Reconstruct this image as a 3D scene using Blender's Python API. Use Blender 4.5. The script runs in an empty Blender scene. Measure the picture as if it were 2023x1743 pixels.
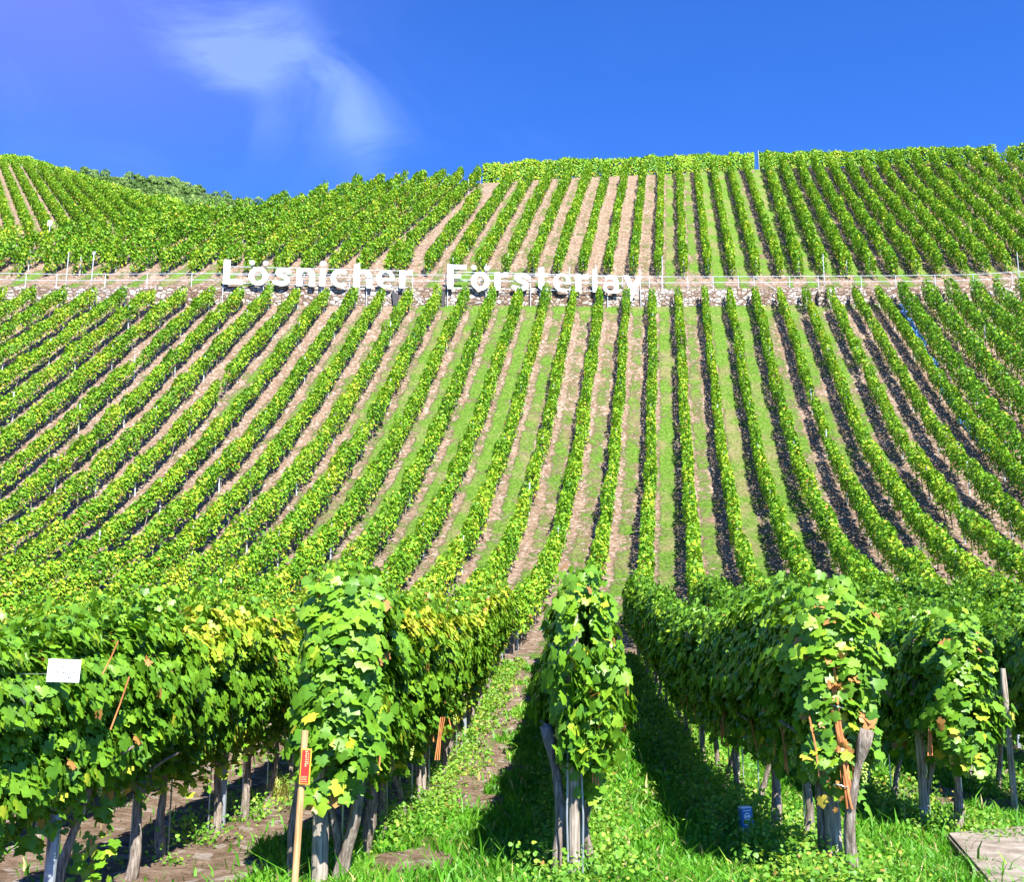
import bpy, bmesh, math, random
import numpy as np
from mathutils import Vector, Matrix

# ------------------------------------------------------------------ camera, world, sun, exposure
sc = bpy.context.scene
FPX, CX, CY = 2100.0, 1011.5, 871.5          # focal length and centre in photo pixels (2023 wide)
PITCH, ZC = math.radians(11.3), 1.7
SP, CP = math.sin(PITCH), math.cos(PITCH)
cam = bpy.data.cameras.new("camera")
cam.sensor_width = 36.0
cam.sensor_fit = 'HORIZONTAL'
cam.lens = 36.0 * FPX / 2023.0
cam.clip_start = 0.1
cam.clip_end = 5000
cam_o = bpy.data.objects.new("camera", cam)
sc.collection.objects.link(cam_o)
cam_o.location = (0, 0, ZC)
cam_o.rotation_euler = (math.pi / 2 + PITCH, 0, 0)
sc.camera = cam_o

SUN_AZ, SUN_EL = math.radians(23.0), math.radians(48.0)     # azimuth measured to the right of straight behind
S = Vector((math.sin(SUN_AZ) * math.cos(SUN_EL), -math.cos(SUN_AZ) * math.cos(SUN_EL), math.sin(SUN_EL)))
sun = bpy.data.lights.new("sun", 'SUN')
sun.energy = 5.0
sun.angle = math.radians(0.5)
sun.color = (1.0, 0.95, 0.86)
sun_o = bpy.data.objects.new("sun", sun)
sc.collection.objects.link(sun_o)
sun_o.rotation_euler = (-S).to_track_quat('-Z', 'Y').to_euler()
sun_o.location = (20, -20, 60)

world = bpy.data.worlds.new("World")
sc.world = world
world.use_nodes = True
nt = world.node_tree
nt.nodes.clear()


def N(nt, t, **k):
    n = nt.nodes.new(t)
    for a, b in k.items():
        if a.startswith('i_'):
            n.inputs[a[2:].replace('_', ' ')].default_value = b
        else:
            setattr(n, a, b)
    return n


def math_node(nt, op, a, b=None, c=None, clamp=False):
    n = nt.nodes.new('ShaderNodeMath')
    n.operation = op
    n.use_clamp = clamp
    for i, v in enumerate((a, b, c)):
        if v is None:
            continue
        if isinstance(v, (int, float)):
            n.inputs[i].default_value = v
        else:
            nt.links.new(v, n.inputs[i])
    return n.outputs[0]


def ramp(nt, fac, stops, interp='LINEAR'):
    n = nt.nodes.new('ShaderNodeValToRGB')
    n.color_ramp.interpolation = interp
    e = n.color_ramp.elements
    while len(e) < len(stops):
        e.new(0.5)
    for el, (p, c) in zip(e, stops):
        el.position = p
        el.color = (*c, 1) if len(c) == 3 else c
    if fac is not None:
        nt.links.new(fac, n.inputs[0])
    return n.outputs[0]


def mapr(nt, v, a, b, c=0.0, d=1.0, smooth=True):
    n = nt.nodes.new('ShaderNodeMapRange')
    n.interpolation_type = 'SMOOTHSTEP' if smooth else 'LINEAR'
    n.inputs[1].default_value = a
    n.inputs[2].default_value = b
    n.inputs[3].default_value = c
    n.inputs[4].default_value = d
    nt.links.new(v, n.inputs[0])
    return n.outputs[0]


def mix(nt, f, a, b, mode='MIX'):
    n = nt.nodes.new('ShaderNodeMix')
    n.data_type = 'RGBA'
    n.blend_type = mode
    if isinstance(f, (int, float)):
        n.inputs[0].default_value = f
    else:
        nt.links.new(f, n.inputs[0])
    for i, v in ((6, a), (7, b)):
        if isinstance(v, tuple):
            n.inputs[i].default_value = (*v, 1) if len(v) == 3 else v
        else:
            nt.links.new(v, n.inputs[i])
    return n.outputs[2]


def view_dir(px, py):
    up = (CY - py) / FPX
    return Vector(((px - CX) / FPX, CP - up * SP, SP + up * CP)).normalized()


# clear deep blue sky: Nishita sky, made more saturated, with thin cirrus wisps laid on the direction sphere
sky = N(nt, 'ShaderNodeTexSky')
sky.sky_type = 'NISHITA'
sky.sun_disc = False
sky.sun_elevation = SUN_EL
sky.sun_rotation = math.radians(180) - SUN_AZ
sky.air_density = 1.0
sky.dust_density = 0.0
sky.ozone_density = 3.0
hs = N(nt, 'ShaderNodeHueSaturation')
hs.inputs['Saturation'].default_value = SKY_SAT = 1.22
nt.links.new(sky.outputs[0], hs.inputs['Color'])
skyc = mix(nt, 1.0, hs.outputs[0], (0.66, 1.0, 1.75), 'MULTIPLY')
tc = N(nt, 'ShaderNodeTexCoord')


def blob(center, ax, wide, tall):
    """soft elliptical mask round a direction of the sky; ax = (right, up) tilt in degrees"""
    c = view_dir(*center)
    r = Vector((0, 0, 1)).cross(c).normalized() * -1
    u = r.cross(c) * -1
    u = c.cross(r) if c.cross(r).z > 0 else r.cross(c)
    t = math.radians(ax)
    a = r * math.cos(t) + u * math.sin(t)
    b = -r * math.sin(t) + u * math.cos(t)
    outs = []
    for vec, sz in ((a, wide), (b, tall)):
        n = nt.nodes.new('ShaderNodeVectorMath')
        n.operation = 'DOT_PRODUCT'
        nt.links.new(tc.outputs['Generated'], n.inputs[0])
        n.inputs[1].default_value = vec
        m = math_node(nt, 'DIVIDE', n.outputs['Value'], sz)
        outs.append(math_node(nt, 'MULTIPLY', m, m))
    s = math_node(nt, 'ADD', outs[0], outs[1])
    return math_node(nt, 'POWER', 2.718, math_node(nt, 'MULTIPLY', s, -1.0))


nz = N(nt, 'ShaderNodeTexNoise')
nz.inputs['Scale'].default_value = 8.0
nz.inputs['Detail'].default_value = 7.0
nz.inputs['Roughness'].default_value = 0.55
nz.inputs['Distortion'].default_value = 1.1
mp = N(nt, 'ShaderNodeMapping')
mp.inputs['Rotation'].default_value = (0, math.radians(-50), 0)
mp.inputs['Scale'].default_value = (0.8, 1.0, 1.5)
nt.links.new(tc.outputs['Generated'], mp.inputs[0])
nt.links.new(mp.outputs[0], nz.inputs['Vector'])
wisp = mapr(nt, nz.outputs[0], 0.38, 0.72)
b = math_node(nt, 'MULTIPLY', blob((478, 140), 70, 0.052, 0.034), 0.9)
for args, k in ((((425, 100), -35, 0.075, 0.028), 0.55), (((630, 150), -50, 0.085, 0.026), 0.6),
                (((720, 260), -60, 0.06, 0.03), 0.4), (((400, 60), -10, 0.15, 0.04), 0.28), (((300, 200), 10, 0.30, 0.09), 0.16)):
    b = math_node(nt, 'ADD', b, math_node(nt, 'MULTIPLY', blob(*args), k))
soft = math_node(nt, 'ADD', math_node(nt, 'MULTIPLY', wisp, 1.0), 0.04)
cl = math_node(nt, 'MULTIPLY', b, soft, clamp=True)
cl = math_node(nt, 'MULTIPLY', cl, 0.24)
skyc = mix(nt, cl, skyc, (6.3, 8.6, 12.4))
# a thin violet veil high on the left
veil = math_node(nt, 'MULTIPLY', blob((40, -40), 0, 0.20, 0.11), 0.30)
skyc = mix(nt, veil, skyc, (3.1, 2.9, 9.6))
bg = N(nt, 'ShaderNodeBackground')
bg.inputs[1].default_value = 0.055
nt.links.new(skyc, bg.inputs[0])
wo = N(nt, 'ShaderNodeOutputWorld')
nt.links.new(bg.outputs[0], wo.inputs[0])

vs = sc.view_settings
vs.view_transform = 'Standard'
vs.look = 'None'
vs.gamma = 1
vs.use_curve_mapping = False
vs.exposure = 1.55
sc.cycles.max_bounces = 5
sc.cycles.diffuse_bounces = 2
sc.cycles.transparent_max_bounces = 4

# ------------------------------------------------------------------ terrain
CO = np.array([int(v) for v in '''79 -62 -30 180 546 1033 1604 2226 2873 3532 4195 4859 5514 6150 6758 7333 7875 80 -58 -37 149 480 929 1470 2079 2732 3412 4101 4780 5435 6063 6671 7266 7853 82 -52 -49 101 393 808 1322 1922 2593 3303 4015 4700 5349 5974 6590 7209 7836 84 -44 -63 39 280 662 1162 1757 2461 3211 3937 4615 5257 5886 6520 7166 7824 86 -36 -74 -25 147 481 978 1611 2345 3134 3857 4520 5161 5810 6473 7143 7813 89 -33 -81 -68 27 279 745 1531 2260 3061 3767 4419 5079 5764 6456 7138 7802 94 -32 -92 -71 -24 119 555 1407 2255 3010 3692 4343 5042 5761 6467 7145 7793 96 -14 -91 -53 51 144 662 1254 2165 2963 3661 4343 5074 5794 6488 7156 7800 95 38 57 1 132 164 554 1296 2135 2882 3687 4430 5136 5825 6500 7169 7838 104 38 -28 -52 105 247 591 1072 1979 2850 3603 4372 5122 5818 6495 7192 7920 111 10 -67 -48 46 290 703 1195 1986 2762 3475 4258 5034 5749 6476 7243 8049 113 -6 -66 -44 83 392 876 1475 2049 2690 3410 4135 4869 5652 6482 7339 8217 111 -14 -59 -12 171 513 980 1465 1931 2638 3455 4119 4825 5665 6563 7481 8411 108 -20 -50 35 252 585 989 1430 1980 2728 3537 4263 5010 5844 6735 7664 8619 105 -24 -39 70 295 608 995 1478 2105 2855 3656 4459 5266 6101 6974 7888 8839 102 -25 -31 85 308 624 1041 1581 2246 3004 3820 4668 5524 6381 7252 8148 9074 99 -25 -28 88 316 656 1117 1702 2394 3171 4009 4885 5774 6661 7544 8431 9328 98 -25 -28 90 334 707 1209 1829 2549 3349 4209 5106 6021 6934 7835 8725 9603 98 -25 -28 98 364 771 1308 1961 2709 3535 4416 5332 6266 7201 8124 9023 9897'''.split()], float).reshape(19, 17) / 100.0
WH = 1.15                                   # height of the terrace wall
W0 = (70.529, 0.1408, 0.0412)               # plan curve of the wall
CREST =  [(-39.0, 72.2), (-37.2, 73.0), (-34.2, 74.3), (-31.1, 76.8), (-28.3, 79.7), (-25.7, 82.3), (-23.5, 84.2), (-21.2, 86.1), (-19.0, 90.8), (-15.2, 95.5), (-9.1, 98.3), (-1.4, 98.1), (2.5, 99.1), (9.8, 101.6), (15.3, 104.0), (27.6, 111.4), (34.1, 113.2), (45.1, 111.6), (55.2, 106.5), (60.4, 103.4)]
CRX = np.array([a for a, _ in CREST]); CRY = np.array([b for _, b in CREST])


def _basis(t):
    return ((1 - t) ** 3 / 6, (3 * t ** 3 - 6 * t ** 2 + 4) / 6, (-3 * t ** 3 + 3 * t ** 2 + 3 * t + 1) / 6, t ** 3 / 6)


def H0(X, Y):
    u = np.clip((np.asarray(X, float) + 70) / 10, 0, 15.999)
    v = np.clip((np.asarray(Y, float) + 5) / 10, 0, 13.999)
    i = np.floor(u).astype(int); j = np.floor(v).astype(int)
    bu = _basis(u - i); bv = _basis(v - j)
    r = 0
    for a in range(4):
        for b_ in range(4):
            r = r + CO[i + a, j + b_] * bu[a] * bv[b_]
    return r


def wallY(X):
    X = np.clip(X, -70, 70)
    return W0[0] + W0[1] * X + W0[2] * X * X / 100


def crestY(X):
    return np.interp(X, CRX, CRY)


def ground(X, Y):
    """height of the ground: valley floor, steep lower slope, terrace step at the wall, upper slope, shelf and back of the hill"""
    X = np.asarray(X, float); Y = np.asarray(Y, float)
    yc = crestY(X)
    z = H0(X, np.minimum(Y, yc))
    s = np.maximum(Y - yc, 0)
    left = np.clip((-X - 20) / 12, 0, 1)
    z = z + (1 - left) * 0.42 * np.minimum(s, 2.6) - 0.30 * np.maximum(s - 3.0, 0) * (1 - left) - 0.22 * s * left
    z = z + np.where(Y > wallY(X) + 0.1, WH, 0)
    return z


def proj(X, Y, Z):
    d = Y * CP + (Z - ZC) * SP
    d = np.where(np.abs(d) < 1e-3, 1e-3, d)
    return CX + FPX * X / d, CY - FPX * (-Y * SP + (Z - ZC) * CP) / d, d


def in_view(X, Y, Z, m=200):
    px, py, d = proj(X, Y, Z)
    return (d > 0.5) & (px > -m) & (px < 2023 + m) & (py < 1743 + m) & (py > -m)


def at_px(px, py, d):
    v = -(py - CY) / FPX * d
    return Vector(((px - CX) / FPX * d, d * CP - v * SP, d * SP + v * CP + ZC))


# plan lines of the row families: heading (deg), x of row 0 at the reference distance
FAM = {'near': (2.782, 0.527, 8.), 'low': (8.855, 7.361, 55.), 'lowR': (10.641, 6.557, 55.),
       'up': (9.473, 13.422, 90.), 'upR': (11.225, 13.425, 90.), 'upL': (11.743, -4.98, 90.)}
SPC = 1.8


def row_xy(fam, k, Y):
    hd, x0, yr = FAM[fam]
    t = math.radians(hd)
    return x0 + k * SPC / math.cos(t) + (Y - yr) * math.tan(t)


def row_u(fam, X, Y):
    hd, x0, yr = FAM[fam]
    t = math.radians(hd)
    return (X - x0 - (Y - yr) * math.tan(t)) * math.cos(t) / SPC


# ------------------------------------------------------------------ helpers
C = sc.collection
rng = np.random.default_rng(11)
random.seed(5)


def mesh_from(name, verts, faces, m=None, tint=None, uv=None, smooth=False):
    """verts (n,3) array; faces: (m,k) array of equal-size faces, or a list of such arrays"""
    me = bpy.data.meshes.new(name)
    if not isinstance(faces, list):
        faces = [faces]
    faces = [np.asarray(f, np.int32) for f in faces if len(f)]
    verts = np.asarray(verts, np.float32)
    me.vertices.add(len(verts))
    me.vertices.foreach_set('co', verts.ravel())
    loops = np.concatenate([f.ravel() for f in faces])
    sizes = np.concatenate([np.full(len(f), f.shape[1], np.int32) for f in faces])
    me.loops.add(len(loops))
    me.loops.foreach_set('vertex_index', loops)
    me.polygons.add(len(sizes))
    me.polygons.foreach_set('loop_start', np.concatenate([[0], np.cumsum(sizes)[:-1]]).astype(np.int32))
    me.polygons.foreach_set('loop_total', sizes)
    if smooth:
        me.polygons.foreach_set('use_smooth', np.ones(len(sizes), bool))
    if uv is not None:
        l = me.uv_layers.new(name='UVMap')
        l.data.foreach_set('uv', np.asarray(uv, np.float32)[loops].ravel())
    if tint is not None:
        for nm, val in (tint.items() if isinstance(tint, dict) else (('tint', tint),)):
            a = me.attributes.new(nm, 'FLOAT', 'POINT')
            a.data.foreach_set('value', np.asarray(val, np.float32))
    me.update(calc_edges=True)
    if m:
        me.materials.append(m)
    return me


def link(name, me, parent=None, loc=None):
    o = bpy.data.objects.new(name, me)
    C.objects.link(o)
    if parent:
        o.parent = parent
    if loc is not None:
        o.location = loc
    return o


def thing(name, label, cat, loc=(0, 0, 0), group=None, rz=0):
    o = bpy.data.objects.new(name, None)
    o.empty_display_size = 0.2
    C.objects.link(o)
    o.location = loc
    o.rotation_euler = (0, 0, rz)
    return tag(o, label, cat, group)


def tag(o, label, cat, group=None):
    o['label'] = label
    o['category'] = cat
    if group:
        o['group'] = group
    return o


def struct(o, kind='structure'):
    o['kind'] = kind
    return o


class MB:
    """collects boxes, tubes and prisms and makes ONE mesh of them"""
    def __init__(s):
        s.v = []; s.f = []; s.n = 0

    def add(s, v, f):
        s.v += [tuple(a) for a in v]
        s.f += [tuple(i + s.n for i in q) for q in f]
        s.n += len(v)

    def box(s, x0, y0, z0, x1, y1, z1, M=None, bev=0.0):
        b_ = bev
        if b_ <= 0:
            v = [(x, y, z) for z in (z0, z1) for y in (y0, y1) for x in (x0, x1)]
            f = [(0, 2, 3, 1), (4, 5, 7, 6), (0, 1, 5, 4), (1, 3, 7, 5), (3, 2, 6, 7), (2, 0, 4, 6)]
        else:
            ring = lambda z, i: [(x0 + b_ + i, y0 + i, z), (x1 - b_ - i, y0 + i, z), (x1 - i, y0 + b_ + i, z), (x1 - i, y1 - b_ - i, z),
                                 (x1 - b_ - i, y1 - i, z), (x0 + b_ + i, y1 - i, z), (x0 + i, y1 - b_ - i, z), (x0 + i, y0 + b_ + i, z)]
            v = ring(z0, b_ * .6) + ring(z0 + b_, 0) + ring(z1 - b_, 0) + ring(z1, b_ * .6)
            f = [tuple(reversed(range(8))), tuple(range(24, 32))]
            for r in range(3):
                for i in range(8):
                    j = (i + 1) % 8
                    f.append((r * 8 + i, r * 8 + j, r * 8 + 8 + j, r * 8 + 8 + i))
        if M is not None:
            v = [M @ Vector(a) for a in v]
        s.add(v, f)

    def tube(s, pts, rad, seg=8, cap=True, jit=0.0):
        pts = [Vector(p) for p in pts]
        rad = rad if isinstance(rad, (list, tuple)) else [rad] * len(pts)
        v = []; f = []
        t0 = (pts[1] - pts[0]).normalized()
        ref = Vector((1, 0, 0)) if abs(t0.x) < 0.8 else Vector((0, 1, 0))
        for i, p in enumerate(pts):
            t = (pts[min(i + 1, len(pts) - 1)] - pts[max(i - 1, 0)]).normalized()
            a = t.cross(ref).normalized(); b_ = t.cross(a)
            ref = -a.cross(t).normalized() if False else ref
            for j in range(seg):
                an = 2 * math.pi * j / seg
                r = rad[i] * (1 + (random.uniform(-jit, jit) if jit else 0))
                v.append(p + a * math.cos(an) * r + b_ * math.sin(an) * r)
        for i in range(len(pts) - 1):
            for j in range(seg):
                k = (j + 1) % seg
                f.append((i * seg + j, i * seg + k, (i + 1) * seg + k, (i + 1) * seg + j))
        if cap:
            f.append(tuple(reversed(range(seg)))); f.append(tuple((len(pts) - 1) * seg + j for j in range(seg)))
        s.add(v, f)

    def mesh(s, name, m=None, smooth=False):
        me = bpy.data.meshes.new(name)
        me.from_pydata(s.v, [], s.f)
        if m:
            me.materials.append(m)
        if smooth:
            for p in me.polygons:
                p.use_smooth = True
        me.update()
        return me

    def build(s, name, m=None, parent=None, smooth=False, loc=None):
        return link(name, s.mesh(name, m, smooth), parent, loc)


# ------------------------------------------------------------------ materials
def mat(name, base=(0.5, 0.5, 0.5), rough=0.7, spec=0.3, metal=0.0):
    m = bpy.data.materials.new(name)
    m.use_nodes = True
    p = m.node_tree.nodes['Principled BSDF']
    p.inputs['Base Color'].default_value = (*base, 1)
    p.inputs['Roughness'].default_value = rough
    p.inputs['Specular IOR Level'].default_value = spec
    p.inputs['Metallic'].default_value = metal
    return m, m.node_tree, p


def noise(nt, scale, detail=4, rough=0.55, vec=None, dist=0.0):
    n = nt.nodes.new('ShaderNodeTexNoise')
    n.inputs['Scale'].default_value = scale
    n.inputs['Detail'].default_value = detail
    n.inputs['Roughness'].default_value = rough
    n.inputs['Distortion'].default_value = dist
    if vec is not None:
        nt.links.new(vec, n.inputs['Vector'])
    return n.outputs[0]


def bump(nt, p, h, strength=0.5, dist=0.05):
    n = nt.nodes.new('ShaderNodeBump')
    n.inputs['Strength'].default_value = strength
    n.inputs['Distance'].default_value = dist
    nt.links.new(h, n.inputs['Height'])
    nt.links.new(n.outputs[0], p.inputs['Normal'])


def attr(nt, name):
    n = nt.nodes.new('ShaderNodeAttribute')
    n.attribute_name = name
    return n.outputs['Fac']


def leaf_mat(name, stops, trans=0.17, rough=0.42, spec=0.35):
    m, t, p = mat(name, rough=rough, spec=spec)
    c = ramp(t, attr(t, 'tint'), stops)
    geo = N(t, 'ShaderNodeNewGeometry')
    # blade colour varies a little over each leaf
    nz_ = noise(t, 25, 2, vec=geo.outputs['Position'])
    c = mix(t, 0.35, c, mix(t, 1.0, c, ramp(t, nz_, [(0.3, (0.6, 0.6, 0.6)), (0.7, (1.35, 1.35, 1.2))]), 'MULTIPLY'))
    t.links.new(c, p.inputs['Base Color'])
    tr = N(t, 'ShaderNodeBsdfTranslucent')
    tc_ = mix(t, 1.0, c, (1.5, 1.5, 0.7), 'MULTIPLY')
    t.links.new(tc_, tr.inputs[0])
    mx = N(t, 'ShaderNodeMixShader')
    mx.inputs[0].default_value = trans
    t.links.new(p.outputs[0], mx.inputs[1])
    t.links.new(tr.outputs[0], mx.inputs[2])
    t.links.new(mx.outputs[0], t.nodes['Material Output'].inputs[0])
    return m


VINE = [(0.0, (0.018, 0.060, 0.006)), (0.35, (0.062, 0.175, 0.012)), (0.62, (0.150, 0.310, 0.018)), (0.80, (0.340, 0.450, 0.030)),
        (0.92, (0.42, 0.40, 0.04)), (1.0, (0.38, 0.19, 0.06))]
M_LEAF = leaf_mat('vine_leaf', VINE)
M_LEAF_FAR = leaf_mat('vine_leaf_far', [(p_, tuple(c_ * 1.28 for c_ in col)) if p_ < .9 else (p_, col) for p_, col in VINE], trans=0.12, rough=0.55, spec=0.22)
M_FOREST = leaf_mat('forest_leaf', [(0, (0.06, 0.13, 0.03)), (0.5, (0.16, 0.27, 0.07)), (1, (0.30, 0.40, 0.14))], trans=0.1, rough=0.8, spec=0.1)
M_GRASS = leaf_mat('grass_blade', [(0, (0.04, 0.16, 0.01)), (0.5, (0.10, 0.32, 0.015)), (0.8, (0.24, 0.42, 0.04)), (1, (0.50, 0.42, 0.18))], trans=0.35, rough=0.5)
M_WEED = leaf_mat('weed_leaf', [(0, (0.05, 0.17, 0.015)), (0.5, (0.14, 0.32, 0.03)), (0.85, (0.30, 0.42, 0.05)), (1, (0.45, 0.25, 0.08))], trans=0.3, rough=0.5)


def bark_mat():
    m, t, p = mat('vine_bark', rough=0.95, spec=0.1)
    tcx = N(t, 'ShaderNodeTexCoord')
    mpx = N(t, 'ShaderNodeMapping'); mpx.inputs['Scale'].default_value = (30, 30, 4)
    t.links.new(tcx.outputs['Object'], mpx.inputs[0])
    n1 = noise(t, 1.6, 6, 0.7, mpx.outputs[0])
    oi = N(t, 'ShaderNodeObjectInfo')
    c = ramp(t, n1, [(0.30, (0.05, 0.038, 0.028)), (0.5, (0.22, 0.18, 0.145)), (0.72, (0.50, 0.45, 0.40))])
    t.links.new(c, p.inputs['Base Color'])
    bump(t, p, n1, 1.0, 0.02)
    return m


def wood_mat(name, a, b_, c_, sc_=3.0):
    m, t, p = mat(name, rough=0.9, spec=0.15)
    tcx = N(t, 'ShaderNodeTexCoord')
    mpx = N(t, 'ShaderNodeMapping'); mpx.inputs['Scale'].default_value = (22, 22, 1.2)
    t.links.new(tcx.outputs['Object'], mpx.inputs[0])
    n1 = noise(t, sc_, 6, 0.6, mpx.outputs[0], 0.6)
    n2 = noise(t, 2.5, 3, 0.6, tcx.outputs['Object'])
    c = ramp(t, n1, [(0.3, a), (0.52, b_), (0.72, c_)])
    c = mix(t, 1.0, c, ramp(t, n2, [(0.35, (0.72, 0.70, 0.68)), (0.6, (1.05, 1.05, 1.05))]), 'MULTIPLY')
    t.links.new(c, p.inputs['Base Color'])
    bump(t, p, n1, 0.6, 0.008)
    return m


M_BARK = bark_mat()
M_WOOD = wood_mat('weathered_post_wood', (0.10, 0.085, 0.07), (0.36, 0.31, 0.26), (0.58, 0.53, 0.46))
M_STAKE = wood_mat('fresh_stake_wood', (0.40, 0.21, 0.09), (0.60, 0.36, 0.17), (0.72, 0.48, 0.26))
M_CANE = wood_mat('orange_cane', (0.34, 0.12, 0.04), (0.58, 0.23, 0.09), (0.72, 0.36, 0.16))


def metal_mat(name, base, rough=0.45, metal=0.6):
    m, t, p = mat(name, base, rough, 0.5, metal)
    tcx = N(t, 'ShaderNodeTexCoord')
    n1 = noise(t, 9, 5, 0.6, tcx.outputs['Object'])
    c = ramp(t, n1, [(0.3, tuple(v * 0.7 for v in base)), (0.65, base)])
    t.links.new(c, p.inputs['Base Color'])
    return m


M_GALV = metal_mat('galvanised_steel', (0.34, 0.38, 0.43), 0.5, 0.35)
M_RAIL = metal_mat('pale_railing_paint', (0.50, 0.54, 0.58), 0.5, 0.1)
M_POST = metal_mat('pale_post_steel', (0.52, 0.56, 0.58), 0.5, 0.1)
M_WIRE = metal_mat('trellis_wire_steel', (0.5, 0.55, 0.52), 0.4, 0.7)


def sign_white():
    m, t, p = mat('sign_white', (0.80, 0.81, 0.83), 0.5, 0.3)
    tcx = N(t, 'ShaderNodeTexCoord')
    n1 = noise(t, 2.2, 5, 0.6, tcx.outputs['Object'])
    t.links.new(ramp(t, n1, [(0.3, (0.74, 0.76, 0.78)), (0.6, (0.82, 0.83, 0.84))]), p.inputs['Base Color'])
    return m


M_SIGN = sign_white()
M_SIGN_EDGE_SHADED, _, _ = mat('letter_edge_shaded', (0.50, 0.58, 0.68), 0.5, 0.3)  # letter sides greyed: their shade is put into the colour
M_DARK = metal_mat('dark_metal', (0.05, 0.05, 0.055), 0.6, 0.3)


def stone_mat():
    m, t, p = mat('dry_stone_masonry', rough=0.9, spec=0.15)
    uvn = N(t, 'ShaderNodeUVMap')
    nd = N(t, 'ShaderNodeTexNoise'); nd.inputs['Scale'].default_value = 1.1; nd.inputs['Detail'].default_value = 2
    t.links.new(uvn.outputs[0], nd.inputs['Vector'])
    vm = N(t, 'ShaderNodeVectorMath'); vm.operation = 'MULTIPLY_ADD'
    t.links.new(nd.outputs['Color'], vm.inputs[0]); vm.inputs[1].default_value = (0.35, 0.35, 0); t.links.new(uvn.outputs[0], vm.inputs[2])
    mpx = N(t, 'ShaderNodeMapping'); mpx.inputs['Scale'].default_value = (2.9, 4.6, 1)
    t.links.new(vm.outputs[0], mpx.inputs[0])
    v1 = N(t, 'ShaderNodeTexVoronoi'); v1.feature = 'DISTANCE_TO_EDGE'; v1.inputs['Scale'].default_value = 1.0; v1.inputs['Randomness'].default_value = 0.95
    v2 = N(t, 'ShaderNodeTexVoronoi'); v2.feature = 'F1'; v2.inputs['Scale'].default_value = 1.0; v2.inputs['Randomness'].default_value = 0.95
    for v in (v1, v2):
        t.links.new(mpx.outputs[0], v.inputs['Vector'])
    sep = N(t, 'ShaderNodeSeparateColor'); t.links.new(v2.outputs['Color'], sep.inputs[0])
    stone = ramp(t, sep.outputs[0], [(0, (0.16, 0.115, 0.09)), (0.3, (0.24, 0.19, 0.155)), (0.55, (0.38, 0.345, 0.31)), (1, (0.54, 0.525, 0.51))])
    n1 = noise(t, 14, 5, 0.65, uvn.outputs[0])
    stone = mix(t, 1.0, stone, ramp(t, n1, [(0.3, (0.7, 0.68, 0.66)), (0.65, (1.08, 1.08, 1.08))]), 'MULTIPLY')
    mortar = mapr(t, v1.outputs['Distance'], 0.03, 0.10)
    c = mix(t, mortar, (0.10, 0.07, 0.05), stone)
    # broad weathering: some stretches whitewashed by lime, some brown
    n2 = noise(t, 0.16, 3, 0.5, uvn.outputs[0])
    c = mix(t, 1.0, c, ramp(t, n2, [(0.38, (0.90, 0.80, 0.72)), (0.62, (1.12, 1.13, 1.16))]), 'MULTIPLY')
    t.links.new(c, p.inputs['Base Color'])
    bump(t, p, mapr(t, v1.outputs['Distance'], 0.0, 0.22), 0.9, 0.08)
    return m


M_STONE = stone_mat()


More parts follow.
